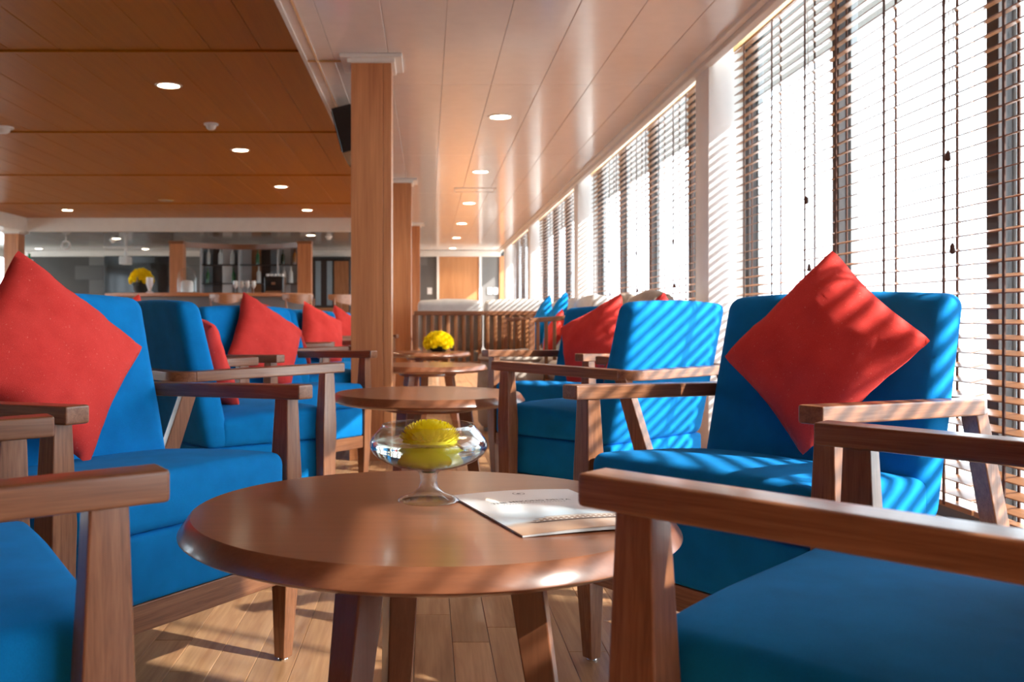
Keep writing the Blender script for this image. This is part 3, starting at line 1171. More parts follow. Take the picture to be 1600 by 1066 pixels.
def leaf(k):
    nx, ny = 14, 14
    m = MB()
    v = []
    for z in (0, 0.0004):
        for j in range(ny + 1):
            for i in range(nx + 1):
                u, w = BW_ * i / nx, BH_ * j / ny
                v.append((u, w, bowz(u, w, k) + z))
    n1 = (nx + 1) * (ny + 1)
    fs = []
    for j in range(ny):
        for i in range(nx):
            a = j * (nx + 1) + i
            q = (a, a + 1, a + nx + 2, a + nx + 1)
            fs.append(tuple(reversed(q)))
            fs.append(tuple(n1 + c for c in q))
    for i in range(nx):
        a = i
        fs.append((a, a + 1, n1 + a + 1, n1 + a))
        a = ny * (nx + 1) + i
        fs.append((a + 1, a, n1 + a, n1 + a + 1))
    for j in range(ny):
        a = j * (nx + 1)
        fs.append((a + nx + 1, a, n1 + a, n1 + a + nx + 1))
        a = j * (nx + 1) + nx
        fs.append((a, a + nx + 1, n1 + a + nx + 1, n1 + a))
    return m.add(v, fs)


for k in range(3):
    obj('page', leaf(k), 'paper', br)
cv = obj('cover', leaf(3), 'cover_print', br)


def print_mesh(polys):
    m = MB()
    for p in polys:
        if len(p) == 4 and abs(p[1][0] - p[0][0]) > 0.02:
            n = 16
            q = [[(p[a][0] + (p[b][0] - p[a][0]) * k / n, p[a][1] + (p[b][1] - p[a][1]) * k / n) for k in range(n + 1)] for a, b in ((0, 1), (3, 2))]
            for k in range(n):
                c = [q[0][k], q[0][k + 1], q[1][k + 1], q[1][k]]
                m.add([(u, v, bowz(u, v, 3) + 0.00055) for (u, v) in c], [(0, 1, 2, 3)])
            continue
        m.add([(u, v, bowz(u, v, 3) + 0.00055) for (u, v) in p], [tuple(range(len(p)))])
    return m


def text_polys(txt, size, cx, cy, width=None):
    cu = bpy.data.curves.new('title', 'FONT')
    cu.body = txt
    cu.size = size
    cu.align_x = 'CENTER'
    cu.align_y = 'CENTER'
    cu.resolution_u = 3
    cu.offset = size * 0.012
    o = bpy.data.objects.new('title', cu)
    COL.objects.link(o)
    dg = bpy.context.evaluated_depsgraph_get()
    me = bpy.data.meshes.new_from_object(o.evaluated_get(dg))
    bpy.data.objects.remove(o)
    xs = [v.co.x for v in me.vertices]
    w = max(xs) - min(xs)
    s = width / w if width else 1.0
    out = [[(cx + me.vertices[i].co.x * s, cy + me.vertices[i].co.y * s) for i in p.vertices] for p in me.polygons]
    bpy.data.meshes.remove(me)
    return out


obj('title_lettering', print_mesh(text_polys('THE MEKONG DELTA', 0.012, 0.096, 0.200, 0.128)), 'ink_dark', cv, smooth=False)
# thin rule of small print below the title
sm = []
for i in range(22):
    u = 0.046 + 0.0046 * i
    sm.append([(u, 0.186), (u + 0.003, 0.186), (u + 0.003, 0.188), (u, 0.188)])
obj('small_print', print_mesh(sm), 'ink_umber', cv, smooth=False)
# emblem: open ring with a small leaf pair
em = []
for k in range(18):
    if k in (3, 4):
        continue
    a0, a1 = 2 * math.pi * k / 18, 2 * math.pi * (k + 1) / 18
    em.append([(0.100 + r * math.cos(a), 0.262 + r * math.sin(a)) for r, a in ((0.0085, a0), (0.0098, a0), (0.0098, a1), (0.0085, a1))])
em += [[(0.100, 0.257), (0.104, 0.262), (0.100, 0.268)], [(0.0995, 0.257), (0.0995, 0.266), (0.0955, 0.261)]]
obj('emblem', print_mesh(em), 'ink_dark', cv, smooth=False)
# river ship: hull, decks, windows
hull = [[(0.044, 0.054), (0.195, 0.052), (0.195, 0.060), (0.030, 0.062)]]
deck = [[(0.045, 0.061), (0.195, 0.060), (0.195, 0.068), (0.048, 0.068)], [(0.052, 0.070), (0.195, 0.069), (0.195, 0.078), (0.056, 0.078)], [(0.066, 0.080), (0.185, 0.0795), (0.185, 0.084), (0.070, 0.084)]]
wins = []
for rr, (u0, v0) in enumerate(((0.052, 0.062), (0.060, 0.0715))):
    for i in range(17):
        u = u0 + 0.0082 * i
        if u < 0.190:
            wins.append([(u, v0), (u + 0.005, v0), (u + 0.005, v0 + 0.0045), (u, v0 + 0.0045)])
roof = [[(0.044, 0.068), (0.195, 0.0677), (0.195, 0.0697), (0.044, 0.0702)], [(0.052, 0.078), (0.195, 0.078), (0.195, 0.0798), (0.050, 0.080)], [(0.068, 0.084), (0.188, 0.084), (0.188, 0.0855), (0.066, 0.0857)]]
sh = obj('ship_picture', print_mesh(hull), 'ink_umber', cv, smooth=False)


def lift(o, d):
    for v in o.data.vertices:
        v.co.z += d
    return o


obj('ship_decks', print_mesh(deck), 'ink_white', cv, smooth=False)
lift(obj('ship_windows', print_mesh(wins), 'ink_brown', cv, smooth=False), 0.0001)
lift(obj('ship_roofs', print_mesh(roof), 'ink_brown', cv, smooth=False), 0.00015)

# ------------------------------------------------------------------ yellow bouquets
blossom = petals(0.04, 5, 0.036, 0.008, -0.1, 1.3, 9).add(*(lambda m: (m.v, m.f))(MB().lathe([(0.02, -0.004), (0.026, 0.008), (0.012, 0.02), (0.0001, 0.021)], 10))).mesh('blossom', angle=80)
blossom.materials.append(MATS['yellow_petal'])


def bouquet(loc, label, R, hgt, cnt, squash=0.75):
    t = thing('bouquet', label, 'flowers', loc, 0.0, None)
    obj('basket', MB().lathe([(0.0001, 0), (R * 0.45, 0), (R * 0.62, hgt * 0.5), (R * 0.6, hgt), (0.0001, hgt)], 20), 'basket_dark', t)
    m = MB()
    rnd = random.Random(5)
    for k in range(26):
        a = rnd.uniform(0, 6.28)
        r0, r1 = R * 0.4, R * rnd.uniform(0.75, 1.0)
        c0 = Vector((r0 * math.cos(a), r0 * math.sin(a), hgt * 0.9))
        c1 = Vector((r1 * math.cos(a), r1 * math.sin(a), hgt * rnd.uniform(0.6, 1.6)))
        w = Vector((-math.sin(a), math.cos(a), 0)) * 0.012
        mid = (c0 + c1) / 2 + Vector((0, 0, 0.01))
        m.add([c0, mid - w, c1, mid + w], [(0, 1, 2, 3)])
    obj('leaves', m, 'leaf_green', t)
    ga = math.pi * (3 - math.sqrt(5))
    for k in range(cnt):
        q = (k + 0.5) / cnt
        phi = math.acos(1 - q * 0.98)
        a = ga * k
        n = Vector((math.sin(phi) * math.cos(a), math.sin(phi) * math.sin(a), math.cos(phi)))
        o = obj('blossom', blossom, None, t)
        c = Vector((n.x * R * 0.86, n.y * R * 0.86, hgt + n.z * R * squash))
        o.matrix_basis = Matrix.Translation(c) @ n.to_track_quat('Z', 'Y').to_matrix().to_4x4() @ Matrix.Scale(0.95, 4)
    return t


bouquet((0.095, TY[3] + 0.06, TT), 'domed bouquet of yellow blossoms on the farthest round table', 0.125, 0.055, 34)

# ------------------------------------------------------------------ slatted sofas by the far end
def bench_cushion(name, hx, hy, hz, r, loc, mat, parent, lean=0.0, crown=0.02):
    m = MB()

    def fn(a, b, c):
        e = max(0, 1 - (a / hx) ** 2) * max(0, 1 - (b / hy) ** 2)
        w = 0.004 * noise.noise(Vector((a * 6, b * 6 + loc[0] * 3, c * 6)))
        return (a, b + lean * c, c + (crown * e if c > 0 else 0) + w)
    m.rbox(hx, hy, hz, r, 5, 5, 3, fn=fn, seg=3)
    return obj(name, m, mat, parent, loc=loc, angle=70)


SY = 9.6
sf = thing('slatted_sofa', 'wooden slat-back sofa with light grey cushions, its back to the tables', 'sofa', (0.52, SY + 0.4, 0))
obj('top_rail', MB().box(-0.65, 0.65, -0.425, -0.375, 0.808, 0.852), 'chair_wood_x', sf, bevel=0.006)
obj('lower_rail', MB().box(-0.65, 0.65, -0.42, -0.38, 0.30, 0.35), 'chair_wood_x', sf, bevel=0.004)
slm = MB().box(-0.018, 0.018, -0.018, 0.018, 0, 0.475).mesh('slat', bevel=0.003)
slm.materials.append(MATS['slat_wood_z'])  # lighter wood than the frame, painting in the light on the slats
for k in range(17):
    obj('slat', slm, None, sf, loc=(-0.625 + 0.0781 * k, -0.40, 0.345))
for sx in (-1, 1):
    for (yy, h) in ((-0.40, 0.815), (0.36, 0.55)):
        obj('leg', MB().box(sx * 0.645 - 0.022, sx * 0.645 + 0.022, yy - 0.022, yy + 0.022, 0, h), 'chair_wood_z', sf, bevel=0.004)
    obj('armrest', MB().box(sx * 0.645 - 0.03, sx * 0.645 + 0.03, -0.38, 0.40, 0.55, 0.585), 'chair_wood_y', sf, bevel=0.006)
obj('seat_frame', MB().box(-0.62, 0.62, -0.38, 0.38, 0.25, 0.30), 'chair_wood_x', sf, bevel=0.003)
for cx0 in (-0.30, 0.32):
    bench_cushion('seat_cushion', 0.305, 0.36, 0.07, 0.04, (cx0, 0.02, 0.375), 'grey_fabric', sf)
bench_cushion('back_cushion', 0.325, 0.085, 0.25, 0.05, (-0.29, -0.27, 0.705), 'grey_fabric', sf, -0.1)
bench_cushion('back_cushion', 0.345, 0.085, 0.25, 0.05, (0.395, -0.27, 0.705), 'grey_fabric', sf, -0.1)

# window sofa facing the room, slatted side towards the camera
ws = thing('window_sofa', 'grey sofa under the far blinds with a curved slatted wooden side', 'sofa', (1.10, 8.2, 0))
pts = []
for k in range(11):
    q = k / 10
    pts.append((-0.36 + 0.62 * q, -1.2 + 0.05 * math.sin(q * 3.1) - 0.0, 0.765 + 0.075 * q ** 1.6))
for yy in (0.0, 2.35):
    secs = []
    for p in pts:
        secs.append([(p[0], p[1] + yy - 0.022, p[2] - 0.017), (p[0], p[1] + yy + 0.022, p[2] - 0.017), (p[0], p[1] + yy + 0.022, p[2] + 0.017), (p[0], p[1] + yy - 0.022, p[2] + 0.017)])
    obj('side_rail', MB().sections(secs), 'chair_wood_x', ws, bevel=0.004)
    for k in range(1, 8):
        q = k / 8
        i = q * 10
        p = pts[int(i)]
        obj('slat', MB().box(p[0] - 0.012, p[0] + 0.012, p[1] + yy - 0.014, p[1] + yy + 0.014, 0.34, p[2] - 0.01), 'slat_wood_z', ws, bevel=0.003)  # lit look of these slats put into the lighter wood colour
    for xx, h in ((-0.345, 0.755), (0.245, 0.825)):
        obj('leg', MB().box(xx - 0.022, xx + 0.022, -1.2 + yy - 0.022, -1.2 + yy + 0.022, 0, h), 'chair_wood_z', ws, bevel=0.004)
obj('seat_frame', MB().box(-0.36, 0.26, -1.18, 1.14, 0.27, 0.34), 'chair_wood_y', ws, bevel=0.004)
obj('back_frame', MB().box(0.235, 0.275, -1.18, 1.14, 0.34, 0.80), 'chair_wood_y', ws, bevel=0.004)
for k in range(3):
    yy = -0.78 + 0.76 * k
    bench_cushion('seat_cushion', 0.27, 0.37, 0.07, 0.04, (-0.06, yy, 0.41), 'grey_fabric', ws)
    bench_cushion('back_cushion', 0.075, 0.37, 0.24, 0.05, (0.165, yy, 0.70), 'grey_fabric', ws)
cushion(None, -0.35, 0.05, 0.72, 0.15, 0.35, 0.1, 0.42, 'blue cushion leaning on the window sofa behind the slatted side', 1, 'blue_fabric', (1.05, 8.2, math.pi), group='cushions on the window sofa')
cushion(None, 0.42, 0.02, 0.72, -0.1, 0.3, 0.0, 0.42, 'blue cushion at the near end of the window sofa', 2, 'blue_fabric', (1.05, 8.2, math.pi), group='cushions on the window sofa')
cushion(None, 0.92, 0.10, 0.66, 0.0, 0.35, 0.1, 0.30, 'red cushion behind the curved slatted sofa side', 0, None, (1.05, 8.2, math.pi), group='cushions on the window sofa')
# second window sofa further to the camera, behind the right-hand armchairs
ws2 = thing('window_sofa', 'grey window sofa behind the right armchairs, only cushion tops showing', 'sofa', (1.18, 6.2, 0))
obj('seat_frame', MB().box(-0.34, 0.24, -0.75, 0.75, 0.25, 0.34), 'chair_wood_y', ws2, bevel=0.004)
for sx in (-0.32, 0.22):
    for sy in (-0.72, 0.72):
        obj('leg', MB().box(sx - 0.02, sx + 0.02, sy - 0.02, sy + 0.02, 0, 0.26), 'chair_wood_z', ws2, bevel=0.003)
for k in range(2):
    yy = -0.37 + 0.74 * k
    bench_cushion('seat_cushion', 0.27, 0.36, 0.07, 0.04, (-0.05, yy, 0.41), 'grey_fabric', ws2)
    bench_cushion('back_cushion', 0.075, 0.36, 0.22, 0.05, (0.16, yy, 0.69), 'taupe_fabric', ws2, crown=0.04)

# taupe ottoman between the tables and the window sofa
ot = thing('ottoman', 'taupe upholstered tub ottoman behind the right-hand wooden armrests', 'ottoman', (0.58, 6.75, 0))
obj('body', MB().lathe([(0.0001, 0.03), (0.20, 0.03), (0.225, 0.06), (0.235, 0.25), (0.225, 0.44), (0.20, 0.48), (0.0001, 0.48)], 40), 'taupe_fabric', ot, angle=60)
obj('cushion_top', MB().lathe([(0.0001, 0.48), (0.20, 0.48), (0.225, 0.50), (0.215, 0.53), (0.12, 0.555), (0.0001, 0.56)], 40), 'taupe_fabric', ot, angle=60)
obj('plinth', MB().lathe([(0.0001, 0.0), (0.19, 0.0), (0.19, 0.03), (0.0001, 0.03)], 32), 'frame_dark', ot)

# ------------------------------------------------------------------ bar at the far left
bar = thing('bar_counter', 'wooden topped bar counter with grey front under the white bulkhead', 'bar counter', (-3.1, 14.5, 0))


def arc_band(x0, x1, sag, y_in, y_out, z0, z1, n=24):
    secs = []
    for k in range(n + 1):
        q = k / n
        xx = x0 + (x1 - x0) * q
        s = sag * (1 - (2 * q - 1) ** 2)
        secs.append([(xx, y_out - s, z0), (xx, y_in - s, z0), (xx, y_in - s, z1), (xx, y_out - s, z1)])
    m = MB()
    m.sections(secs)
    return m


obj('counter_top', arc_band(-1.65, 1.35, 0.25, 0.35, -0.25, 1.10, 1.15), 'column_wood_x', bar, bevel=0.006, angle=50)
obj('front_panel', arc_band(-1.60, 1.30, 0.25, 0.28, -0.10, 0.06, 1.10), 'grey_front', bar, angle=50)
obj('kick_plate', arc_band(-1.58, 1.28, 0.25, 0.26, -0.06, 0.0, 0.06), 'frame_dark', bar)
for k, xx in enumerate((-4.205, -2.06)):
    t = thing('bar_post', ['orange wood bar post on the left, beside the yellow bouquet', 'orange wood bar post on the right, beside the bar stools'][k], 'post', (xx, 16.3, 0), 0, 'bar posts')
    obj('shaft', MB().box(-0.115, 0.115, -0.10, 0.10, 0, 2.03), 'column_wood_z', t, bevel=0.004)
    obj('head_block', MB().box(-0.125, 0.125, -0.11, 0.11, 2.03, 2.075), 'chair_wood_x', t, bevel=0.004)
    obj('foot_block', MB().box(-0.125, 0.125, -0.11, 0.11, 0, 0.10), 'chair_wood_x', t, bevel=0.004)
hb = obj('bar_canopy', arc_band(-4.1, -2.17, -0.55, 16.42, 16.34, 1.98, 2.07), 'chair_wood_x', angle=50, bevel=0.003)
tag(hb, 'curved dark wood canopy band spanning the two bar posts', 'canopy')

bb = thing('back_bar', 'back bar with dark shelves and painted reflection strips between the wooden posts', 'shelf unit', (-3.13, 17.7, 0))
obj('cabinet', MB().box(-0.98, 0.98, -0.25, 0.15, 0, 1.0), 'frame_dark', bb, bevel=0.005)
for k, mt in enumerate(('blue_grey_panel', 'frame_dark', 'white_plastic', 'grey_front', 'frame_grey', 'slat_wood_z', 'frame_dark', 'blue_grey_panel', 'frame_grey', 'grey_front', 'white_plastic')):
    obj('reflection_strip', MB().box(-0.98 + 0.178 * k + 0.002, -0.98 + 0.178 * (k + 1) - 0.002, 0.02, 0.04, 1.0, 2.12), mt, bb)  # pale and dark strip colours paint in the mirror's window reflections
for z in (1.40, 1.74):
    obj('shelf', MB().box(-0.98, 0.98, -0.18, 0.02, z, z + 0.018), 'frame_dark', bb, bevel=0.002)
for xx in (-0.97, -0.28, 0.42, 0.97):
    obj('upright', MB().box(xx - 0.015, xx + 0.015, -0.19, 0.02, 1.0, 2.12), 'frame_grey', bb, bevel=0.002)


def bottle_mesh(h, r):
    return MB().lathe([(0.0001, 0), (r, 0), (r * 1.02, 0.01), (r, h * 0.58), (r * 0.75, h * 0.68), (r * 0.34, h * 0.76), (r * 0.32, h * 0.97), (r * 0.4, h * 0.975), (r * 0.4, h), (0.0001, h)], 16).mesh('bottle', angle=40)


kinds = [('bottle_dark', 'dark'), ('bottle_amber', 'amber'), ('bottle_green', 'green'), ('bottle_clear', 'clear')]
bms = []
for (mt, nm) in kinds:
    q = bottle_mesh(0.27 + 0.03 * len(bms) % 0.05, 0.036 + 0.004 * (len(bms) % 2))
    q.materials.append(MATS[mt])
    bms.append(q)
cnt = {}
for (z, tier) in ((1.418, 'lower'), (1.758, 'upper')):
    xx = -0.86
    i = 0
    while xx < 0.9:
        ki = random.randrange(4)
        if min(abs(xx - u) for u in (-0.97, -0.28, 0.42, 0.97)) < 0.065:
            xx += 0.13
            if xx > 0.88:
                break
        o = obj('bottle', bms[ki], None, loc=(-3.13 + xx, 17.62 + random.uniform(-0.03, 0.03), z))
        tag(o, '%s glass bottle, %s from the left on the %s back bar shelf' % (kinds[ki][1], (['first'] + words[1:])[i], tier), 'bottle', 'bottles on the back bar shelves')
        xx += random.choice((0.13, 0.22, 0.46))
        i += 1


def wine_glass(loc, k):
    m = MB().lathe([(0.0001, 0), (0.032, 0), (0.03, 0.004), (0.005, 0.01), (0.004, 0.07), (0.02, 0.085), (0.036, 0.115), (0.034, 0.155), (0.031, 0.19), (0.029, 0.19), (0.033, 0.15), (0.033, 0.118), (0.0001, 0.088)], 16)
    o = obj('wine_glass', m, 'bottle_clear', loc=loc, angle=60)
    tag(o, 'stemmed glass on the bar counter, %s of the cluster' % ('leftmost', 'second from left', 'third from left', 'rightmost')[k], 'glass', 'glasses clustered on the bar counter')


for k, xx in enumerate((-2.86, -2.78, -2.68, -2.60)):
    wine_glass((xx, 14.42 + 0.06 * (k % 2), 1.15), k)
cm = thing('coffee_machine', 'black coffee machine with cups on top, right end of the bar', 'coffee machine', (-2.30, 14.62, 1.15))
obj('body', MB().rbox(0.145, 0.13, 0.13, 0.02, fn=lambda a, b, c: (a, b, c + 0.13)), 'black_plastic', cm)
obj('drip_tray', MB().box(-0.12, 0.12, -0.16, -0.12, 0.01, 0.04), 'chrome', cm)
obj('spout', MB().box(-0.03, 0.03, -0.17, -0.12, 0.13, 0.17), 'chrome', cm)
for k in range(5):
    obj('cup', MB().lathe([(0.0001, 0.26), (0.02, 0.26), (0.029, 0.30), (0.026, 0.30), (0.0001, 0.268)], 12, -0.11 + 0.055 * k, 0.0), 'white_plastic', cm, angle=60)
cl = thing('glass_dome', 'glass dome on a tray at the left of the bar counter', 'glass dome', (-3.58, 14.42, 1.15))
obj('dome', MB().lathe([(0.14, 0.02), (0.142, 0.22), (0.12, 0.32), (0.07, 0.37), (0.018, 0.385), (0.018, 0.40), (0.026, 0.415), (0.018, 0.43), (0.0001, 0.432)], 24, cap=False), 'pane', cl, angle=60)
obj('tray', MB().lathe([(0.0001, 0), (0.17, 0), (0.185, 0.015), (0.16, 0.02), (0.0001, 0.02)], 28), 'chrome', cl)
obj('cake', MB().lathe([(0.0001, 0.02), (0.09, 0.02), (0.09, 0.16), (0.07, 0.19), (0.0001, 0.2)], 20), 'ink_white', cl)
bouquet((-4.30, 14.55, 1.15), 'yellow bouquet on the left end of the bar counter', 0.19, 0.17, 34, 1.0)
vz = obj('vase', MB().lathe([(0.0001, 0), (0.05, 0), (0.055, 0.01), (0.02, 0.03), (0.03, 0.07), (0.052, 0.13), (0.05, 0.23), (0.045, 0.23), (0.045, 0.14), (0.0001, 0.08)], 20), 'white_plastic', loc=(-4.08, 14.22, 1.15), angle=60)
tag(vz, 'slim white footed vase beside the yellow bar bouquet', 'vase')


def make_stool():
    t = thing('bar_stool', 'x', 'stool', (0, 0, 0), 0, 'wooden bar stools at the counter')
    obj('seat', MB().lathe([(0.0001, 0.70), (0.18, 0.70), (0.20, 0.715), (0.20, 0.735), (0.17, 0.755), (0.0001, 0.76)], 28), 'frame_dark', t, angle=60)
    for sx in (-1, 1):
        for sy in (-1, 1):
            obj('leg', MB().tube([(sx * 0.21, sy * 0.21, 0), (sx * 0.14, sy * 0.14, 0.70)], [0.014, 0.018], 8), 'chair_wood_z', t)
    for sx in (-1, 1):
        obj('back_post', MB().tube([(sx * 0.15, -0.13, 0.72), (sx * 0.2, -0.16, 0.9), (sx * 0.215, -0.16, 1.06)], 0.014, 8), 'chair_wood_z', t)
    secs = []
    for k in range(13):
        a = math.radians(-165 + 150 * k / 12)
        c = Vector((0.23 * math.cos(a), 0.23 * math.sin(a), 0))
        u = c.normalized() * 0.012
        h = 0.035 + 0.035 * math.sin(math.pi * k / 12)
        secs.append([c - u + Vector((0, 0, 1.12 - 2 * h)), c + u + Vector((0, 0, 1.12 - 2 * h)), c + u + Vector((0, 0, 1.12)), c - u + Vector((0, 0, 1.12))])
    obj('backrest', MB().sections(secs), 'slat_wood_x', t, angle=50, bevel=0.003)
    rg = [(0.185 * math.cos(2 * math.pi * k / 24), 0.185 * math.sin(2 * math.pi * k / 24), 0.28) for k in range(25)]
    obj('foot_ring', MB().tube(rg, 0.009, 8), 'chrome', t)
    return t


st = make_stool()
for k, (xx, yy, a, lab) in enumerate(((-2.86, 13.75, 0.2, 'wooden bar stool left of the others, before the counter middle'),
                                      (-1.88, 13.85, 0.5, 'wooden bar stool with curved back before the right bar post'),
                                      (-1.34, 14.0, 1.0, 'wooden bar stool right of the bar post'),
                                      (-1.40, 15.1, 1.2, 'farthest wooden bar stool, beside the nearest timber column'))):
    o = st if k == 0 else copy_tree(st)
    o.location = (xx, yy, 0)
    o.rotation_euler.z = a
    o['label'] = lab

# made-up cabinet filling in a dark glass-door opening right of the bar
cb = thing('stand_in_cabinet', 'made-up dark cabinet with grey panels, standing in for a dark opening beside the bar', 'cabinet', (-2.05, 20.4, 0))
obj('carcass', MB().box(-0.42, 0.42, -0.10, 0.17, 0, 2.02), 'frame_dark', cb, bevel=0.005)
for xx in (-0.24, 0.0):
    obj('panel', MB().box(xx - 0.055, xx + 0.055, -0.115, -0.10, 1.05, 1.98), 'blue_grey_panel', cb, bevel=0.003)
obj('door', MB().box(0.10, 0.40, -0.12, -0.10, 0.05, 1.98), 'slat_wood_z', cb, bevel=0.003)
obj('drawer_front', MB().box(-0.40, 0.08, -0.12, -0.10, 0.05, 1.0), 'slat_wood_x', cb, bevel=0.003)

# televisions
tv = thing('television', 'large black television on the grey stone wall behind the bouquet', 'television', (-6.13, YBACK - 0.07, 1.30))
obj('casing', MB().box(-0.72, 0.72, -0.03, 0.05, 0, 0.80), 'black_plastic', tv, bevel=0.006)
obj('screen', MB().box(-0.70, 0.70, -0.034, -0.028, 0.025, 0.78), 'screen_black', tv)
tv = thing('television', 'black television hung beside the nearest timber column', 'television', (-0.56, 6.3, 2.02))
tv.rotation_euler = (0, math.radians(-15), 0)
obj('casing', MB().box(-0.035, 0.10, 0.0, 0.62, -0.16, 0.14), 'black_plastic', tv, bevel=0.008)
obj('screen', MB().box(-0.040, -0.034, 0.02, 0.60, -0.145, 0.125), 'screen_black', tv)
obj('bracket', MB().box(0.02, 0.06, 0.27, 0.35, 0.13, 0.21), 'chrome', tv)
mo = thing('wall_monitor', 'small black monitor on the far left timber column', 'monitor', (-6.62, 15.9, 1.80))
obj('casing', MB().box(-0.09, 0.06, -0.03, 0.03, -0.24, 0.0), 'black_plastic', mo, bevel=0.004)
obj('bracket', MB().box(-0.13, -0.05, -0.01, 0.01, -0.14, -0.1), 'chrome', mo)
fg = thing('pennant', 'small green, white and red pennant beside the far left column', 'flag', (-6.5, 15.86, 1.58))
obj('green_strip', MB().box(-0.04, -0.005, -0.004, 0.004, 0, 0.26), 'flag_green', fg)
obj('white_strip', MB().box(-0.004, 0.035, -0.004, 0.004, -0.12, 0.16), 'white_plastic', fg)
obj('red_strip', MB().box(0.036, 0.075, -0.004, 0.004, 0.02, 0.13), 'flag_red', fg)
obj('staff', MB().tube([(-0.045, 0, -1.56), (-0.045, 0, 0.28)], 0.006, 8), 'chrome', fg)
obj('stand', MB().lathe([(0.0001, -1.58), (0.12, -1.58), (0.11, -1.56), (0.0001, -1.555)], 20, -0.045, 0), 'chrome', fg)

# ------------------------------------------------------------------ ceiling fittings
def downlight(x, y, z, label, group, power):
    t = thing('downlight', label, 'ceiling light', (x, y, z), 0, group)
    obj('trim_ring', MB().lathe([(0.072, 0.0), (0.076, -0.006), (0.092, -0.003), (0.094, 0.0)], 32, cap=False), 'white_plastic', t)
    obj('lens', MB().lathe([(0.0001, -0.003), (0.072, -0.003), (0.072, 0.002), (0.0001, 0.002)], 32), 'lamp_glow', t)
    ld = bpy.data.lights.new('downlight_lamp', 'SPOT')
    ld.energy = power
    ld.color = (1.0, 0.78, 0.52)
    ld.spot_size = math.radians(130)
    ld.spot_blend = 0.6
    ld.shadow_soft_size = 0.06
    lo = bpy.data.objects.new('downlight_lamp', ld)
    COL.objects.link(lo)
    lo.parent = t
    lo.location = (0, 0, -0.02)


for k in range(6):
    downlight(0.523, 6.91 + 2.59 * k, CEIL, '%s round downlight in the row on the white ceiling' % words[k], 'downlights in the white ceiling', 22)
for k in range(4):
    downlight(-1.81, 6.77 + 2.6 * k, CEILB, '%s round downlight in the row on the timber ceiling' % words[k], 'downlights in the timber ceiling', 30)
downlight(-5.42, 14.57, CEILB, 'lone round downlight at the far left of the timber ceiling', 'downlights in the timber ceiling', 30)
for k, (xx, yy, lab) in enumerate(((-5.56, 17.3, 'round downlight behind the bulkhead above the television'), (-2.0, 16.6, 'round downlight behind the bulkhead right of the bar'),
                                   (-8.0 + 0.05, 19.8, 'round downlight behind the bulkhead in the far left corner'), (-5.8, 19.9, 'round downlight near the back wall beside the projector'))):
    downlight(xx, yy, 2.205, lab, 'downlights behind the bulkhead', 8)


def detector(x, y, z, label, r=0.06):
    t = thing('smoke_detector', label, 'smoke detector', (x, y, z), 0, 'smoke detectors')
    obj('base_plate', MB().lathe([(r, -0.012), (r, 0.0), (0.0001, 0)], 24, cap=False), 'white_plastic', t)
    obj('head', MB().lathe([(0.0001, -0.055), (r * 0.4, -0.053), (r * 0.62, -0.04), (r * 0.7, -0.02), (r * 0.85, -0.012), (r, -0.012)], 24, cap=False), 'white_plastic', t, angle=50)


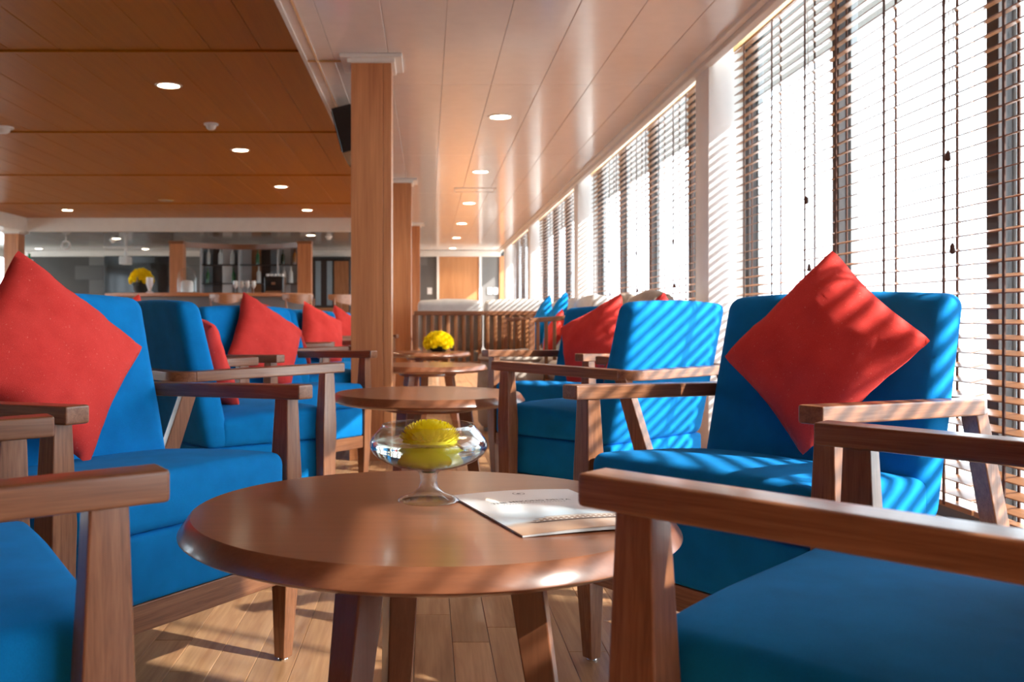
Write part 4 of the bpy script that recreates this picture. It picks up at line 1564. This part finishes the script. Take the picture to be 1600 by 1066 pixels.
detector(-1.81, 8.1, CEILB, 'white smoke detector on the timber ceiling between two downlights')
detector(-3.62, 8.25, CEILB, 'white smoke detector on the timber ceiling at the left edge', 0.09)
detector(-1.72, 16.9, 2.205, 'white smoke detector behind the bulkhead near the timber column')
detector(-5.72, 17.6, 2.205, 'white smoke detector behind the bulkhead above the television')
gr = thing('ceiling_grille', 'small round grille flush in the timber ceiling before the bulkhead', 'grille', (-3.6, 13.35, CEILB))
obj('plate', MB().lathe([(0.0001, -0.006), (0.09, -0.006), (0.1, 0), (0.0001, 0.002)], 28), 'frame_grey', gr)
obj('rim', MB().lathe([(0.09, -0.01), (0.105, -0.006), (0.108, 0)], 28, cap=False), 'gold_trim', gr)
ht = thing('access_hatch', 'rectangular access hatch in the white ceiling between downlights', 'hatch', (0.53, 10.85, CEIL))
obj('frame', MB().box(-0.23, 0.23, -0.16, -0.148, -0.005, 0.002).box(-0.23, 0.23, 0.148, 0.16, -0.005, 0.002).box(-0.23, -0.218, -0.16, 0.16, -0.005, 0.002).box(0.218, 0.23, -0.16, 0.16, -0.005, 0.002), 'white_plastic', ht)
obj('flap', MB().box(-0.214, 0.214, -0.144, 0.144, -0.003, 0.002), 'white_panel', ht)
pj = thing('projector_mount', 'white projector hanging from the ceiling above the bouquet', 'projector', (-6.05, 19.4, 2.205))
obj('ceiling_plate', MB().box(-0.40, 0.40, -0.15, 0.15, -0.02, 0), 'white_plastic', pj, bevel=0.004)
obj('pole', MB().tube([(0, 0, -0.02), (0, 0, -0.22)], 0.03, 12), 'white_plastic', pj)
obj('housing', MB().rbox(0.09, 0.15, 0.08, 0.02, fn=lambda a, b, c: (a, b, c - 0.27)), 'white_plastic', pj)
cr = thing('ceiling_speaker', 'white loop-shaped fitting hanging near the far left corner', 'fitting', (-6.4 - 0.05 + 0.1, 17.0, 2.205))
obj('ring', MB().tube([(0.07 * math.cos(2 * math.pi * k / 20), 0, -0.14 + 0.07 * math.sin(2 * math.pi * k / 20)) for k in range(21)], 0.018, 8), 'white_plastic', cr)
obj('rod', MB().tube([(0, 0, 0), (0, 0, -0.07)], 0.012, 8), 'white_plastic', cr)

# switches by the back door
for k, (xx, lab) in enumerate(((0.05, 'small white wall switch left of the far door'), (1.33, 'white double wall switch right of the far door'), (1.46, 'white single wall switch nearest the window wall'))):
    t = thing('wall_switch', lab, 'switch', (xx, YBACK - 0.02, 1.36), 0, 'switches by the far door')
    obj('plate', MB().box(-0.05, 0.05, -0.012, 0.005, -0.07, 0.07), 'white_plastic', t, bevel=0.003)
    obj('rocker', MB().box(-0.02, 0.02, -0.018, -0.01, -0.035, 0.035), 'frame_grey' if k == 1 else 'white_plastic', t, bevel=0.002)
